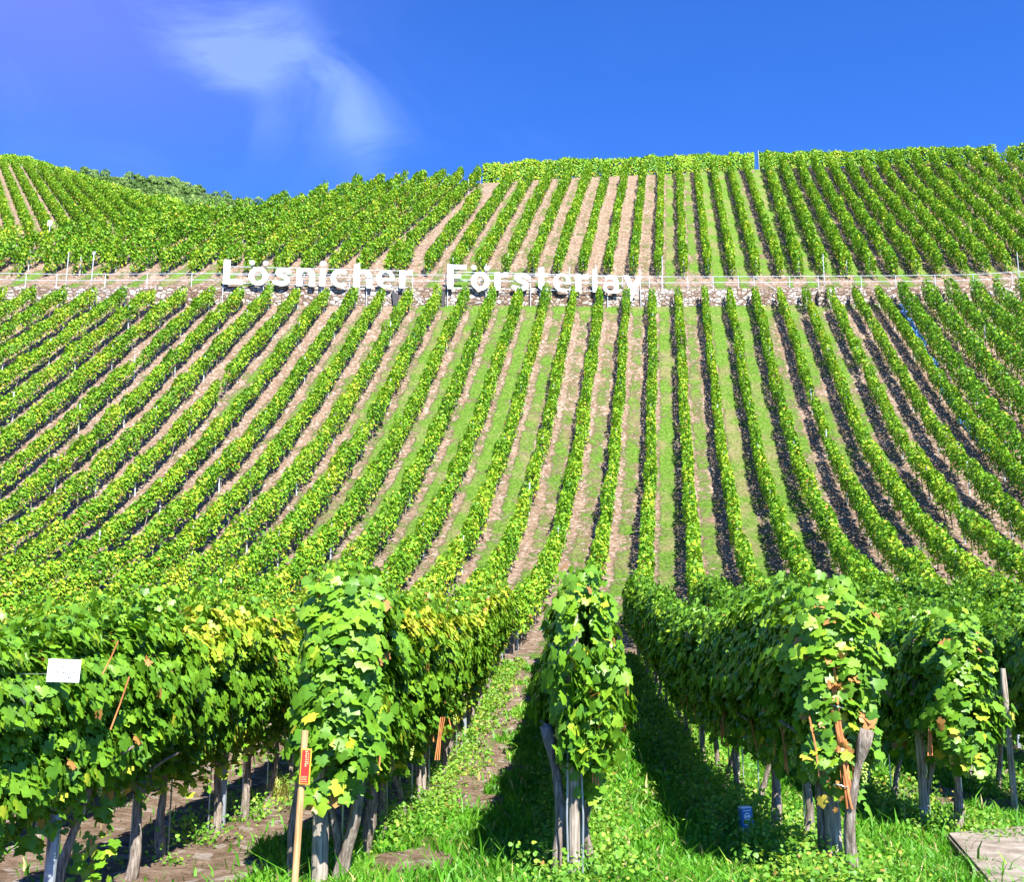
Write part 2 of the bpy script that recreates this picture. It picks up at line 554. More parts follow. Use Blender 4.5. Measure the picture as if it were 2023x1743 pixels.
def ground_mat():
    m, t, p = mat('vineyard_soil_and_grass', rough=0.95, spec=0.08)
    uvn = N(t, 'ShaderNodeUVMap')
    sepuv = N(t, 'ShaderNodeSeparateXYZ'); t.links.new(uvn.outputs[0], sepuv.inputs[0])
    geo = N(t, 'ShaderNodeTexCoord')
    pos = geo.outputs['Object']
    fr = math_node(t, 'FRACT', sepuv.outputs[0])
    cell = math_node(t, 'FLOOR', sepuv.outputs[0])
    far = attr(t, 'far')
    g = attr(t, 'grass')
    # soil: pinkish tan slate crumbs
    n1 = noise(t, 5.5, 8, 0.72, pos)
    n2 = noise(t, 0.7, 4, 0.6, pos)
    vo = N(t, 'ShaderNodeTexVoronoi'); vo.inputs['Scale'].default_value = 9.0; t.links.new(pos, vo.inputs['Vector'])
    sepc = N(t, 'ShaderNodeSeparateColor'); t.links.new(vo.outputs['Color'], sepc.inputs[0])
    soil = ramp(t, n1, [(0.28, (0.085, 0.055, 0.035)), (0.45, (0.20, 0.140, 0.100)), (0.6, (0.30, 0.225, 0.170)), (0.8, (0.44, 0.37, 0.30))])
    soil = mix(t, 1.0, soil, ramp(t, n2, [(0.3, (0.82, 0.78, 0.74)), (0.7, (1.1, 1.08, 1.06))]), 'MULTIPLY')
    stones = math_node(t, 'GREATER_THAN', sepc.outputs[0], 0.86)
    soil = mix(t, math_node(t, 'MULTIPLY', stones, 0.55), soil, (0.46, 0.41, 0.37))
    # grass sward
    mpx = N(t, 'ShaderNodeMapping'); mpx.inputs['Scale'].default_value = (1, 0.6, 1)
    t.links.new(pos, mpx.inputs[0])
    n3 = noise(t, 7.0, 8, 0.75, mpx.outputs[0])
    n4 = noise(t, 0.45, 4, 0.6, pos)
    grass = ramp(t, n3, [(0.3, (0.035, 0.10, 0.010)), (0.48, (0.10, 0.21, 0.025)), (0.62, (0.20, 0.31, 0.055)), (0.8, (0.36, 0.38, 0.15))])
    dry = ramp(t, n3, [(0.3, (0.12, 0.10, 0.04)), (0.55, (0.26, 0.25, 0.11)), (0.8, (0.42, 0.39, 0.24))])
    grass = mix(t, mapr(t, n4, 0.45, 0.68), grass, dry)
    # where the sward stands: density attribute + alley stripe + clumpy noise
    n5 = noise(t, 0.55, 5, 0.62, pos)
    n6 = noise(t, 3.2, 5, 0.7, pos)
    nn = math_node(t, 'ADD', math_node(t, 'MULTIPLY', n5, 0.5), math_node(t, 'MULTIPLY', n6, 0.5))
    s1 = mapr(t, fr, 0.16, 0.34)
    s2 = mapr(t, fr, 0.50, 0.74, 1.0, 0.0)
    wn = N(t, 'ShaderNodeTexWhiteNoise'); wn.noise_dimensions = '1D'; t.links.new(cell, wn.inputs['W'])
    stripe = math_node(t, 'MULTIPLY', s1, s2)
    amt = math_node(t, 'ADD', g, math_node(t, 'MULTIPLY', math_node(t, 'SUBTRACT', wn.outputs[0], 0.5), 0.34))
    gfar = math_node(t, 'MULTIPLY', amt, math_node(t, 'ADD', math_node(t, 'MULTIPLY', stripe, 0.48), 0.56))
    gg = math_node(t, 'ADD', math_node(t, 'MULTIPLY', far, gfar), math_node(t, 'MULTIPLY', math_node(t, 'SUBTRACT', 1.0, far), g))
    # gg 0..1 -> threshold on the noise (0.3..0.7)
    thr = math_node(t, 'SUBTRACT', 0.72, math_node(t, 'MULTIPLY', gg, 0.46))
    dd = math_node(t, 'SUBTRACT', nn, thr)
    mask = mapr(t, dd, -0.05, 0.07)
    c = mix(t, mask, soil, grass)
    t.links.new(c, p.inputs['Base Color'])
    hh = math_node(t, 'ADD', n1, math_node(t, 'MULTIPLY', math_node(t, 'MULTIPLY', mask, n3), 1.2))
    bump(t, p, hh, 1.0, 0.16)
    return m


M_GROUND = ground_mat()

# ------------------------------------------------------------------ the ground: one sheet
def near_grass(X, Y):
    """how much sward there is on the near floor, read off the photograph alley by alley (0 bare soil .. 1 thick grass)"""
    u = row_u('near', X, Y)
    fr = u - np.floor(u)
    k = np.floor(u)
    w = 0.12 * np.sin(X * 3.1 + Y * 1.7) + 0.10 * np.sin(X * 5.3 - Y * 2.9 + 1.3)
    g = np.full(np.shape(X), 0.35)
    # second alley left: bare soil, a tongue of grass by the stake
    a = (k == -2)
    g = np.where(a, np.where((fr > 0.52 + w) & (Y < 10.5), 0.85, 0.08), g)
    g = np.where(k <= -3, 0.12, g)
    # alley left of the middle row: worn soil path on the left, grass on the right
    a = (k == -1)
    path = np.clip((0.54 + w * 0.8 - fr) * 6, 0, 1) * np.clip((Y - 10.5) / 2.5, 0, 1)
    path = np.maximum(path, np.clip(1.3 - np.hypot((fr - 0.25) / 0.22, (Y - 9.1) / 0.9), 0, 1))
    g = np.where(a, np.maximum(0.15, 0.95 - path * 0.93), g)
    # alley right of the middle row: thick grass, soil strip by the right row
    a = (k == 0)
    strip = np.clip((fr - 0.58 + w * .6) * 5, 0, 1) * np.clip((Y - 13.0) / 4, 0, 0.95)
    strip = np.maximum(strip, np.clip(1.3 - np.hypot((fr - 0.80) / 0.14, (Y - 8.6) / 0.6), 0, 1) * .9)
    g = np.where(a, 0.95 - strip * 0.8, g)
    a = (k == 1)
    g = np.where(a, 0.85 + w, g)
    a = (k == 2)
    g = np.where(a, np.where(np.hypot(fr - 0.4, (Y - 13.6) / 1.9) < 0.55 + w, 0.1, 0.8), g)
    g = np.where(k >= 3, 0.55 + w, g)
    return np.clip(g, 0, 1)


def slope_grass(X, Y, v):
    ul = row_u('low', X, Y)
    lowg = 0.45 + 0.30 / (1 + np.exp(-(ul + 3) / 1.5)) + 0.22 * np.exp(-((ul + 6) / 4.5) ** 2) * np.clip((70 - Y) / 15, 0, 1) - 0.10 * np.clip((-ul - 12) / 10, 0, 1)
    lowg = lowg - 0.30 * np.clip((ul - 4.5) / 3, 0, 1)
    lowg = lowg - 0.08 * (ul > -3)
    lowg = lowg + 0.5 * np.clip((v - 68.8) / 1.2, 0, 1) * (ul > -9)
    uu = row_u('up', X, Y)
    upg = 0.42 + 0.36 / (1 + np.exp(-(uu - 0.5) / 0.7)) - 0.15 * np.clip((uu - 6) / 4, 0, 1)
    upg = np.where(v < 73.5, 0.55, upg)
    return np.where(v > 70.6, upg, lowg)


def make_ground():
    vx = np.concatenate([np.arange(-230, -60, 10), np.arange(-60, -16, 1.0), np.arange(-16, 16, 0.2), np.arange(16, 76, 1.0), np.arange(76, 240, 10)])
    vy = np.concatenate([np.arange(-12, 3, 1.0), np.arange(3, 33, 0.2), np.arange(33, 70.4, 0.75), [70.50, 70.80], np.arange(71.5, 122, 0.75), np.arange(122, 190, 6)])
    Xg, Vg = np.meshgrid(vx, vy, indexing='xy')
    wy = wallY(Xg)
    Yg = np.where(Vg < 33, Vg, np.where(Vg <= 70.5, 33 + (Vg - 33) * (wy - 33) / 37.5, Vg + (wy - 70.5)))
    Zg = ground(Xg, Yg)
    # small unevenness of the near floor, and low banks along the rows
    near = (Vg < 31)
    u = row_u('near', Xg, Yg)
    bank = 0.05 * np.exp(-((u - np.round(u)) / 0.16) ** 2)
    rough = 0.022 * np.sin(Xg * 4.1 + Yg * 2.3) * np.sin(Yg * 3.7 - Xg * 1.9) + 0.014 * rng.normal(size=Xg.shape) * (np.abs(Xg) < 16)
    Zg = Zg + np.where(near & (np.abs(Xg) < 17), bank + rough, 0)
    far = np.clip((Vg - 30) / 1.5, 0, 1)
    g = np.where(near, near_grass(Xg, Yg), slope_grass(Xg, Yg, Vg))
    fam_u = np.where(Vg > 70.6, np.where(Xg < -5 + (Yg - 90) * 0.2, row_u('upL', Xg, Yg), np.where(row_u('up', Xg, Yg) > 5.5, row_u('upR', Xg, Yg), row_u('up', Xg, Yg))),
                     np.where(row_u('lowR', Xg, Yg) > 9.4, row_u('lowR', Xg, Yg), row_u('low', Xg, Yg)))
    uu = np.where(near, u, fam_u)
    ny_, nx_ = Xg.shape
    idx = np.arange(ny_ * nx_).reshape(ny_, nx_)
    F = np.stack([idx[:-1, :-1], idx[:-1, 1:], idx[1:, 1:], idx[1:, :-1]], -1).reshape(-1, 4)
    me = mesh_from('ground', np.stack([Xg, Yg, Zg], -1).reshape(-1, 3), F, M_GROUND, {'grass': g.ravel(), 'far': far.ravel()},
                   np.stack([uu.ravel(), Yg.ravel()], -1), smooth=True)
    struct(link('ground', me))


make_ground()

# ------------------------------------------------------------------ leaves
# lobed vine leaf: petiole at the origin, tip at (0, 1)
_o = [(0.0, 0.10), (0.16, -0.10), (0.40, -0.06), (0.56, 0.20), (0.40, 0.33), (0.60, 0.62), (0.33, 0.66), (0.20, 0.84), (0.0, 1.04)]
_o = _o + [(-x, y) for x, y in reversed(_o[1:-1])]
LEAF_V = np.array([(0.0, 0.40, 0.0)] + [(x, y, -0.10 * (abs(x) * 1.8) ** 1.5 - 0.10 * max(0, y - .6)) for x, y in _o])
LEAF_V[0, 2] = 0.0
LEAF_F = np.array([(0, i, i % (len(_o)) + 1) for i in range(1, len(_o) + 1)])
MID_V = np.array([(0, 0, 0), (0.5, 0.12, -0.12), (0.46, 0.66, -0.14), (0, 1.0, -0.05), (-0.46, 0.66, -0.14), (-0.5, 0.12, -0.12)], float)
MID_F = np.array([(0, 1, 2, 3), (0, 3, 4, 5)])
FAR_V = np.array([(0, 0, 0), (0.5, 0.45, -0.15), (0, 1.0, 0), (-0.5, 0.45, -0.15)], float)
FAR_F = np.array([(0, 1, 2, 3)])


def leaves(P, Nrm, size, T, F, droop=0.7, rg=rng):
    """P (n,3) positions, Nrm (n,3) unit normals; tip direction hangs down with random swing"""
    n = len(P)
    down = np.tile(np.array([0, 0, -1.0]), (n, 1)) * droop + rg.normal(size=(n, 3)) * 0.55
    t = down - (down * Nrm).sum(1, keepdims=True) * Nrm
    t /= np.linalg.norm(t, axis=1, keepdims=True) + 1e-9
    a = np.cross(t, Nrm)
    V = (T[None, :, 0:1] * a[:, None, :] + (T[None, :, 1:2] - 0.4) * t[:, None, :] + T[None, :, 2:3] * Nrm[:, None, :]) * size[:, None, None]
    V = V + P[:, None, :]
    k = len(T)
    FF = F[None] + (np.arange(n) * k)[:, None, None]
    return V.reshape(-1, 3), FF.reshape(-1, F.shape[1])


def unit(a):
    return a / (np.linalg.norm(a, axis=1, keepdims=True) + 1e-9)


def smooth_noise(n, seed, freqs=(0.35, 0.9, 2.1)):
    seed = abs(int(seed)) + 50000 * (seed < 0)
    r = np.random.default_rng(seed)
    ph = r.uniform(0, 6.28, (len(freqs), 2)); am = r.uniform(0.5, 1, len(freqs)) / np.sqrt(np.arange(1, len(freqs) + 1))
    fr_ = np.array(freqs) * r.uniform(0.8, 1.25, len(freqs))
    return lambda s: sum(am[i] * np.sin(s * fr_[i] * 6.283 / 2 + ph[i, 0]) for i in range(len(freqs)))


def row_foliage(xf, Y0, Y1, dens, hb, ht, w, seed, size=0.15, yellow=0.0, T=FAR_V, F=FAR_F, margin=160, zf=ground, ragged=1.0, hang=0.25, cull=True, posf=None):
    """foliage mesh arrays of one trellised row; xf(Y) gives the plan line"""
    seed = abs(int(seed)) + 50000 * (seed < 0)
    r = np.random.default_rng(seed)
    L = abs(Y1 - Y0) * 1.02
    n = int(L * dens)
    if n < 20:
        return None
    Y = r.uniform(Y0, Y1, n)
    if posf is None:
        X = xf(Y)
        dx = (xf(Y1) - xf(Y0)) / (Y1 - Y0)
        Yc = Y
    else:
        X, Yc, dx = posf(Y)
    dirv = np.array([dx, 1.0]) / math.hypot(dx, 1.0)
    nv = np.array([dirv[1], -dirv[0]])
    s = Y
    n1 = smooth_noise(3, seed + 1); n2 = smooth_noise(3, seed + 2, (0.8, 1.9, 3.6)); n3 = smooth_noise(3, seed + 3, (0.5, 1.3, 2.7))
    top = ht + (0.07 * n1(s) + 0.06 * n2(s)) * ragged
    bot = hb + (0.07 * n3(s) + 0.08 * n2(s * 1.3)) * ragged
    # single vines differ in vigour; a few are missing
    vi = np.floor((s + 300) / 1.15).astype(int)
    vig = np.clip(r.normal(1.0, 0.13 * ragged, 2000), 0.5, 1.3); vig[r.random(2000) < 0.022 * ragged] = 0.25
    vg = vig[vi % 2000]
    vt = r.normal(0, 0.05, 2000)[vi % 2000]
    top = bot + (top - bot) * np.clip(0.45 + 0.55 * vg, 0.5, 1.15)
    q = r.beta(1.25, 1.0, n)
    h = bot + (top - bot) * q
    hangers = r.random(n) < hang * 0.3
    h = np.where(hangers, bot - r.random(n) * 0.22, h)
    shoots = r.random(n) < 0.05
    h = np.where(shoots, top + r.random(n) * 0.16 * ragged, h)
    # cross-section: fat in the middle, narrower at the top
    ww = w * (0.80 + 0.20 * np.sin(np.clip(q, 0, 1) * 3.14)) * (1 + 0.22 * n3(s * 0.8 + 4) * ragged)
    side = np.where(r.random(n) < 0.5, -1.0, 1.0)
    lat = side * ww * np.sqrt(r.random(n)) * np.where(shoots, 0.4, 1.0)
    lat += 0.04 * n1(s * 0.5 + 2)
    lat *= np.clip(0.4 + 0.6 * vg, 0.4, 1.15)
    Px = X + nv[0] * lat; Py = Yc + nv[1] * lat
    zg = zf(Px, Py)
    P = np.stack([Px, Py, zg + h], -1)
    if cull:
        keep = in_view(P[:, 0], P[:, 1], P[:, 2], margin) & (r.random(n) < np.clip(vg, 0, 1))
        if keep.sum() < 20:
            return None
    else:
        keep = np.ones(n, bool)
    P = P[keep]; lat = lat[keep]; q = q[keep]; ww = ww[keep]; vt = vt[keep]; m = len(P)
    el = np.clip(lat / ww, -1, 1)
    Nn = np.stack([nv[0] * el * 1.0, nv[1] * el * 1.0, 0.35 + 0.55 * q ** 2], -1) + r.normal(size=(m, 3)) * 0.48
    Nn[:, 2] = np.abs(Nn[:, 2]) * 0.8 + Nn[:, 2] * 0.2
    Nn = unit(Nn)
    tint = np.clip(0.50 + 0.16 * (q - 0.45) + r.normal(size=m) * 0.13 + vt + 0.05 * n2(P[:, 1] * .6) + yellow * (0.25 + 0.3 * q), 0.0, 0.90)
    low = (q < 0.30) & (r.random(m) < 0.26)
    tint = np.where(low, r.uniform(0.80, 0.98, m), tint)
    tint = np.where(r.random(m) < 0.012, 1.0, tint)
    sz = size * r.uniform(0.7, 1.3, m)
    V, FF = leaves(P, Nn, sz, T, F, rg=r)
    return V, FF, np.repeat(tint, len(T))


# ------------------------------------------------------------------ words for labels
ORD = ['', 'first', 'second', 'third', 'fourth', 'fifth', 'sixth', 'seventh', 'eighth', 'ninth', 'tenth', 'eleventh', 'twelfth', 'thirteenth',
       'fourteenth', 'fifteenth', 'sixteenth', 'seventeenth', 'eighteenth', 'nineteenth', 'twentieth', 'twenty-first', 'twenty-second', 'twenty-third',
       'twenty-fourth', 'twenty-fifth', 'twenty-sixth', 'twenty-seventh', 'twenty-eighth', 'twenty-ninth', 'thirtieth', 'thirty-first', 'thirty-second',
       'thirty-third', 'thirty-fourth', 'thirty-fifth', 'thirty-sixth']

# ------------------------------------------------------------------ shared small parts
pm = MB(); pm.tube([(0, 0, -0.25), (0, 0, 1.52)], 0.034, 6)
ME_POST = pm.mesh('post', M_POST)
pm = MB(); pm.tube([(0, 0, -0.25), (0, 0, 2.35)], 0.034, 6)
ME_POST_TALL = pm.mesh('tall_post', M_POST)


def stem_mesh(fx, Y0, Y1, step, h, seed):
    """thin vine stems under a far row: one sub-mesh, nobody could count them at this size"""
    seed = abs(int(seed)) + 50000 * (seed < 0)
    r = np.random.default_rng(seed)
    Y = np.arange(Y0 + 0.5, Y1 - 0.3, step) + r.uniform(-0.15, 0.15, len(np.arange(Y0 + 0.5, Y1 - 0.3, step)))
    X = fx(Y)
    Z = ground(X, Y)
    k = in_view(X, Y, Z, 100)
    X, Y, Z = X[k], Y[k], Z[k]
    n = len(X)
    if n < 3:
        return None
    lean = r.normal(size=(n, 2)) * 0.06
    base = np.stack([X, Y, Z - 0.1], -1); top = np.stack([X + lean[:, 0], Y + lean[:, 1], Z + h], -1)
    ang = np.array([0, 2.09, 4.19])
    off = np.stack([np.cos(ang), np.sin(ang), 0 * ang], -1) * 0.032
    V = np.concatenate([base[:, None] + off[None], top[:, None] + off[None] * 0.8], 1)
    F = np.array([(0, 1, 4, 3), (1, 2, 5, 4), (2, 0, 3, 5)])
    FF = F[None] + (np.arange(n) * 6)[:, None, None]
    return V.reshape(-1, 3), FF.reshape(-1, 4)


def vine_row(label, group, fx, Y0, Y1, dens, hb, ht, w, seed, post_step=5.2, yellow=0.0, size=0.15, tall=False, stems=True, zf=ground, ragged=1.0, post_off=0.0, last=True):
    fo = row_foliage(fx, Y0, Y1, dens, hb, ht, w, seed, size, yellow, zf=zf, ragged=ragged)
    if fo is None:
        return None
    V, F, t = fo
    Ym = float((V[:, 1].min() + V[:, 1].max()) / 2)
    base = Vector((float(fx(Y0)), float(Y0), float(zf(fx(Y0), Y0))))
    root = thing('vine_row', label, 'vine row', base, group)
    bv = np.array(base)
    link('foliage', mesh_from('row_foliage', V - bv, F, M_LEAF_FAR, t), root)
    if stems:
        st = stem_mesh(fx, Y0, Y1, 1.2, hb + 0.15, seed + 9)
        if st:
            so = link('trunk', mesh_from('row_trunks', st[0] - bv, st[1], M_BARK), root)
            so['kind'] = 'stuff'
    r = random.Random(abs(seed))
    ys = list(np.arange(Y0 + 0.3 + r.uniform(0, 1.5), Y1 - 2.5, post_step))
    if last:
        ys.append(Y1 - 0.15)
    for y in ys:
        y = y + r.uniform(-0.3, 0.3)
        x = float(fx(y)) + post_off
        z = float(zf(x, y))
        if not bool(in_view(np.array(x), np.array(y), np.array(z + 1), 60)):
            continue
        po = link('post', ME_POST_TALL if (tall and r.random() < 0.7) else ME_POST, root)
        po.location = (x - base.x, y - base.y, z - base.z)
        po.rotation_euler = (r.uniform(-.03, .05), r.uniform(-.03, .03), 0)
    return root


# ------------------------------------------------------------------ rows on the lower slope
UNDER = {-15: 'below the capital L of the left sign word', -14: 'below the dotted o of the left sign word', -13: 'below the letter s of the left sign word',
         -12: 'below the letter n of the left sign word', -11: 'below the letter i of the left sign word', -10: 'below the letter c of the left sign word',
         -9: 'below the letter h of the left sign word', -8: 'below the letter e of the left sign word', -7: 'below the gap between the two sign words',
         -6: 'below the capital F of the right sign word', -5: 'below the letter s of the right sign word', -4: 'below the letter t of the right sign word',
         -3: 'below the letter e of the right sign word', -2: 'below the letter l of the right sign word', -1: 'below the last letter y of the sign'}
for k in range(-34, 10):
    fx = (lambda k: lambda Y: row_xy('low', k, Y))(k)
    ye = 70.0
    for _ in range(6):
        ye = float(wallY(fx(ye))) - 0.62
    y0 = 31.0 + (0.8 if k % 2 else 0)
    if k in UNDER:
        lab = 'long vine row climbing the lower slope ' + UNDER[k]
    elif k >= 0:
        lab = '%s long vine row right of the white sign on the lower slope' % ORD[k + 1]
    else:
        lab = '%s long vine row left of the white sign on the lower slope' % ORD[-15 - k]
    wid = 0.25 + 0.02 * math.sin(k * 2.1) - (0.03 if k < -9 else 0)
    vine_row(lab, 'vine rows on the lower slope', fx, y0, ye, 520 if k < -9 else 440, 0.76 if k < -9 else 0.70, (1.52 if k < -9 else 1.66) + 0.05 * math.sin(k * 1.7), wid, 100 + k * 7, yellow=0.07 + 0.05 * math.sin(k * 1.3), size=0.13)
for k in range(10, 26):
    fx = (lambda k: lambda Y: row_xy('lowR', k, Y))(k)
    ye = 72.0
    for _ in range(6):
        ye = float(wallY(fx(ye))) - 0.75
    vine_row('%s tall dark green vine row right of the blue net on the lower slope' % ORD[k - 9], 'tall dark vine rows beyond the blue net', fx, 44, ye, 300, 0.55, 2.1, 0.33,
             900 + k * 7, yellow=-0.16, size=0.16)

# ------------------------------------------------------------------ rows above the wall
for k in range(-10, 6):
    fx = (lambda k: lambda Y: row_xy('up', k, Y))(k)
    yb = 71.0; yt = 98.0
    for _ in range(8):
        yb = float(wallY(fx(yb))) + 1.7
        yt = float(crestY(fx(yt))) - 0.6
    if k == -9:
        yt = 90.5
    if k == -10:
        yt = yb + 3.4
    lab = ('short stub of vine row above the wall between the two sign words' if k == -10 else
           '%s vine row above the wall counted rightwards from the gap in the sign' % ORD[k + 10])
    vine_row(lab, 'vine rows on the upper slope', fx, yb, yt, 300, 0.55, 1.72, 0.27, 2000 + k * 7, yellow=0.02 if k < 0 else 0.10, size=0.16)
for k in range(6, 30):
    fx = (lambda k: lambda Y: row_xy('upR', k, Y))(k)
    yb = 73.0; yt = 98.0
    for _ in range(8):
        yb = float(wallY(fx(yb))) + 1.7
        yt = float(crestY(fx(yt))) - 0.6
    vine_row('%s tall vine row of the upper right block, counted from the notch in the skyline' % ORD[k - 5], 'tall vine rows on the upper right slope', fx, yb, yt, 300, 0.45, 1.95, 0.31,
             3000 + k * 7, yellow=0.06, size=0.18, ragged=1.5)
for k in range(0, -36, -1):
    fx = (lambda k: lambda Y: row_xy('upL', k, Y))(k)
    yb = 70.0; yt = 95.0
    for _ in range(8):
        yb = float(wallY(fx(yb))) + 1.7
        yt = float(crestY(fx(yt))) + (0.9 if k > -7 else -0.2)
    if yt - yb < 1.5:
        continue
    loose = k < -8
    vine_row('%s vine row above the wall counted leftwards from the stub between the sign words' % ORD[1 - k], 'vine rows on the upper left slope', fx, yb, yt, 340 if loose else 300, 0.55, 1.8 if loose else 1.65,
             0.30 if loose else 0.20, 4000 - k * 7, yellow=0.02, size=0.18, ragged=1.9 if loose else 1.2, tall=k < -13, post_step=4.0 if k < -13 else 5.5)


# transverse rows on the shelf along the crest
def crest_row(label, xa, xb, off, seed, ht=1.95, dens=620):
    posf = lambda q: (q, crestY(q) + off, 1e3)
    r = row_foliage(None, xa, xb, dens * 1.3, -0.15, ht, 0.38, seed, 0.19, 0.06, posf=posf, ragged=1.0)
    if r is None:
        return
    V, F, t = r
    base = Vector((xa, float(crestY(xa) + off), float(ground(xa, crestY(xa) + off))))
    root = thing('vine_row', label, 'vine row', base, 'vine rows running along the crest')
    link('foliage', mesh_from('row_foliage', V - np.array(base), F, M_LEAF_FAR, t), root)


crest_row('level vine row along the skyline left of the notch with a pale post', -2.9, 27.45, 0.7, 71)
crest_row('level vine row along the skyline right of the notch with a pale post', 28.0, 62.0, 0.7, 72)
po = link('notch_post', ME_POST_TALL); po.location = (27.75, float(crestY(27.75)) - 0.4, float(ground(27.75, crestY(27.75) - .4)))
tag(po, 'pale steel post standing in the notch of the vines on the skyline', 'post')

# ------------------------------------------------------------------ wall, railing, sign
def along_wall(off):
    """intersection of a photo column with the vertical surface at wallY - off -> X, Y"""
    def f(px):
        X = (px - CX) / FPX * 80
        for _ in range(30):
            Y = float(wallY(X)) - off
            Z = float(ground(X, Y - 0.3))
            d = Y * CP + (Z + 1.5 - ZC) * SP
            X = (px - CX) / FPX * d
        return X, Y
    return f


def z_at(X, Y, py):
    """height of the point above plan position X, Y that shows at photo line py"""
    lo, hi = 0.0, 90.0
    for _ in range(50):
        m = (lo + hi) / 2
        if proj(np.array(X), np.array(Y), np.array(m))[1] > py:
            lo = m
        else:
            hi = m
    return m


def make_wall():
    xs = np.arange(-62, 74, 0.5)
    wy = wallY(xs)
    zl = H0(xs, wy) ; thick = 0.45
    r = np.random.default_rng(4)
    zt = zl + WH + 0.10 + 0.02 * np.sin(xs * 1.3) + r.normal(size=len(xs)) * 0.012
    fy = wy - 0.10; by = wy + thick
    L = np.concatenate([[0], np.cumsum(np.hypot(np.diff(xs), np.diff(wy)))])
    v = []; uv = []
    for X, Yf, Yb, z0, z1, l in zip(xs, fy, by, zl - 0.5, zt, L):
        v += [(X, Yf, z0), (X, Yf + 0.05, z1 - 0.03), (X, Yf + 0.08, z1), (X, Yb, z1), (X, Yb, z0)]
        uv += [(l, 0), (l, z1 - z0 - .03), (l, z1 - z0), (l, z1 - z0 + thick), (l, z1 - z0 + thick + 1)]
    n = len(xs)
    F = np.array([(i * 5 + j, i * 5 + j + 5, i * 5 + j + 6, i * 5 + j + 1) for i in range(n - 1) for j in range(4)])
    root = thing('stone_wall', 'long low terrace wall of pale irregular stones below the railing', 'wall', (0, float(wallY(0)), float(zl[int(62 / .5)])))
    bo = np.array(root.location)
    o = link('masonry', mesh_from('masonry', np.array(v) - bo, F, M_STONE, uv=np.array(uv)), root)
    # piers and chutes at the wall face
    for px in (1622,):
        X, Y = along_wall(0.25)(px)
        zg = float(ground(X, Y - 0.2))
        mb = MB(); mb.box(X - 0.32, Y - 0.32, zg - 0.3, X + 0.30, Y + 0.1, zg + WH + 0.05, bev=0.04)
        me = mb.mesh('pier', M_STONE)
        me.transform(Matrix.Translation(-Vector(bo)))
        ul = me.uv_layers.new(name='UVMap')
        for lp, ud in zip(me.loops, ul.data):
            c = me.vertices[lp.vertex_index].co
            ud.uv = (c.x + c.y, c.z)
        link('pier', me, root)


make_wall()


def dark_chute(px, label, w, tri=False):
    X, Y = along_wall(0.22)(px)
    zg = float(ground(X, Y - 0.2))
    mb = MB()
    if tri:
        a = [(X - .30, Y - .12, zg + 1.25), (X + .18, Y - .12, zg + 0.95), (X + .18, Y - .12, zg + 0.1), (X - .16, Y - .12, zg + 0.15)]
        b_ = [(x, Y + 0.08, z) for x, _, z in a]
        mb.add(a + b_, [(0, 1, 2, 3), (7, 6, 5, 4), (0, 4, 5, 1), (1, 5, 6, 2), (2, 6, 7, 3), (3, 7, 4, 0)])
    else:
        mb.box(X - w, Y - 0.14, zg, X + w, Y + 0.10, zg + WH + 0.1, bev=0.03)
        mb.box(X - w - .05, Y - 0.18, zg + WH + 0.10, X + w + .05, Y + 0.12, zg + WH + 0.16, bev=0.02)
    o = mb.build('drain_chute', M_DARK)
    tag(o, label, 'drain')


dark_chute(783, 'dark slanted metal drain on the wall below the letter r of the left word', 0.2, True)
dark_chute(876, 'narrow dark upright drain on the wall just left of the capital F', 0.13)


def railing():
    root = None
    f = along_wall(-0.30)
    pts = []
    for px in np.arange(-260, 2300, 12):
        X, Y = f(px)
        pts.append((X, Y))
    xs = np.array([p[0] for p in pts]); ys = np.array([p[1] for p in pts])
    zs = H0(xs, ys) + WH
    base = Vector((float(xs[0]), float(ys[0]), float(zs[0])))
    root = thing('railing', 'long pale tube railing with two rails along the top of the stone wall', 'railing', base)
    for h, nm in ((0.90, 'top_rail'), (0.45, 'middle_rail')):
        mb = MB()
        mb.tube([Vector((x, y, z + h)) - base for x, y, z in zip(xs, ys, zs)], 0.024, 6)
        mb.build(nm, M_RAIL, root)
    pm_ = MB(); pm_.tube([(0, 0, -0.2), (0, 0, 0.92)], 0.03, 6)
    me = pm_.mesh('railing_post', M_RAIL)
    for px in (-190, -120, -40, 50, 111, 207, 290, 378, 453, 530, 600, 690, 770, 815, 880, 950, 1030, 1100, 1170, 1230, 1283, 1308, 1359, 1409, 1459, 1490, 1560, 1617, 1702, 1770, 1848, 1924, 2000, 2080, 2160):
        X, Y = f(px)
        z = float(H0(X, Y)) + WH
        o = link('railing_post', me, root)
        o.location = Vector((X, Y, z)) - base
    X, Y = f(1492); z = float(H0(X, Y)) + WH
    X2, Y2 = along_wall(0.2)(1536); z2 = float(H0(X2, Y2)) + WH
    mb = MB(); mb.tube([Vector((X, Y - .03, z + 0.85)) - base, Vector((X2, Y2, z2 + 0.02)) - base], 0.024, 6)
    mb.build('slanting_brace', M_RAIL, root)


railing()

# tall thin poles behind the wall
for i, (px, h, lab) in enumerate(((133, 2.3, 'thin pale pole left of the pole with a square cap, behind the railing'), (183, 2.3, 'thin pale pole with a small square cap behind the railing on the far left'),
                                  (1308, 2.3, 'thin pale pole behind the railing right of the last sign letter'), (1627, 2.5, 'tall thin pole rising above the railing over the stone pier'),
                                  (2011, 2.3, 'thin pale pole above the railing at the far right edge'))):
    X, Y = along_wall(-0.7)(px)
    z = float(H0(X, Y)) + WH
    root = thing('marker_pole', lab, 'pole', (X, Y, z), 'thin poles behind the railing')
    mb = MB(); mb.tube([(0, 0, -0.2), (0.02, 0, h)], 0.03, 6); mb.build('pole', M_RAIL, root)
    if i == 1:
        mb = MB(); mb.box(-.07, -.03, h - .18, .11, .05, h + .04, bev=.01); mb.build('cap', M_RAIL, root)


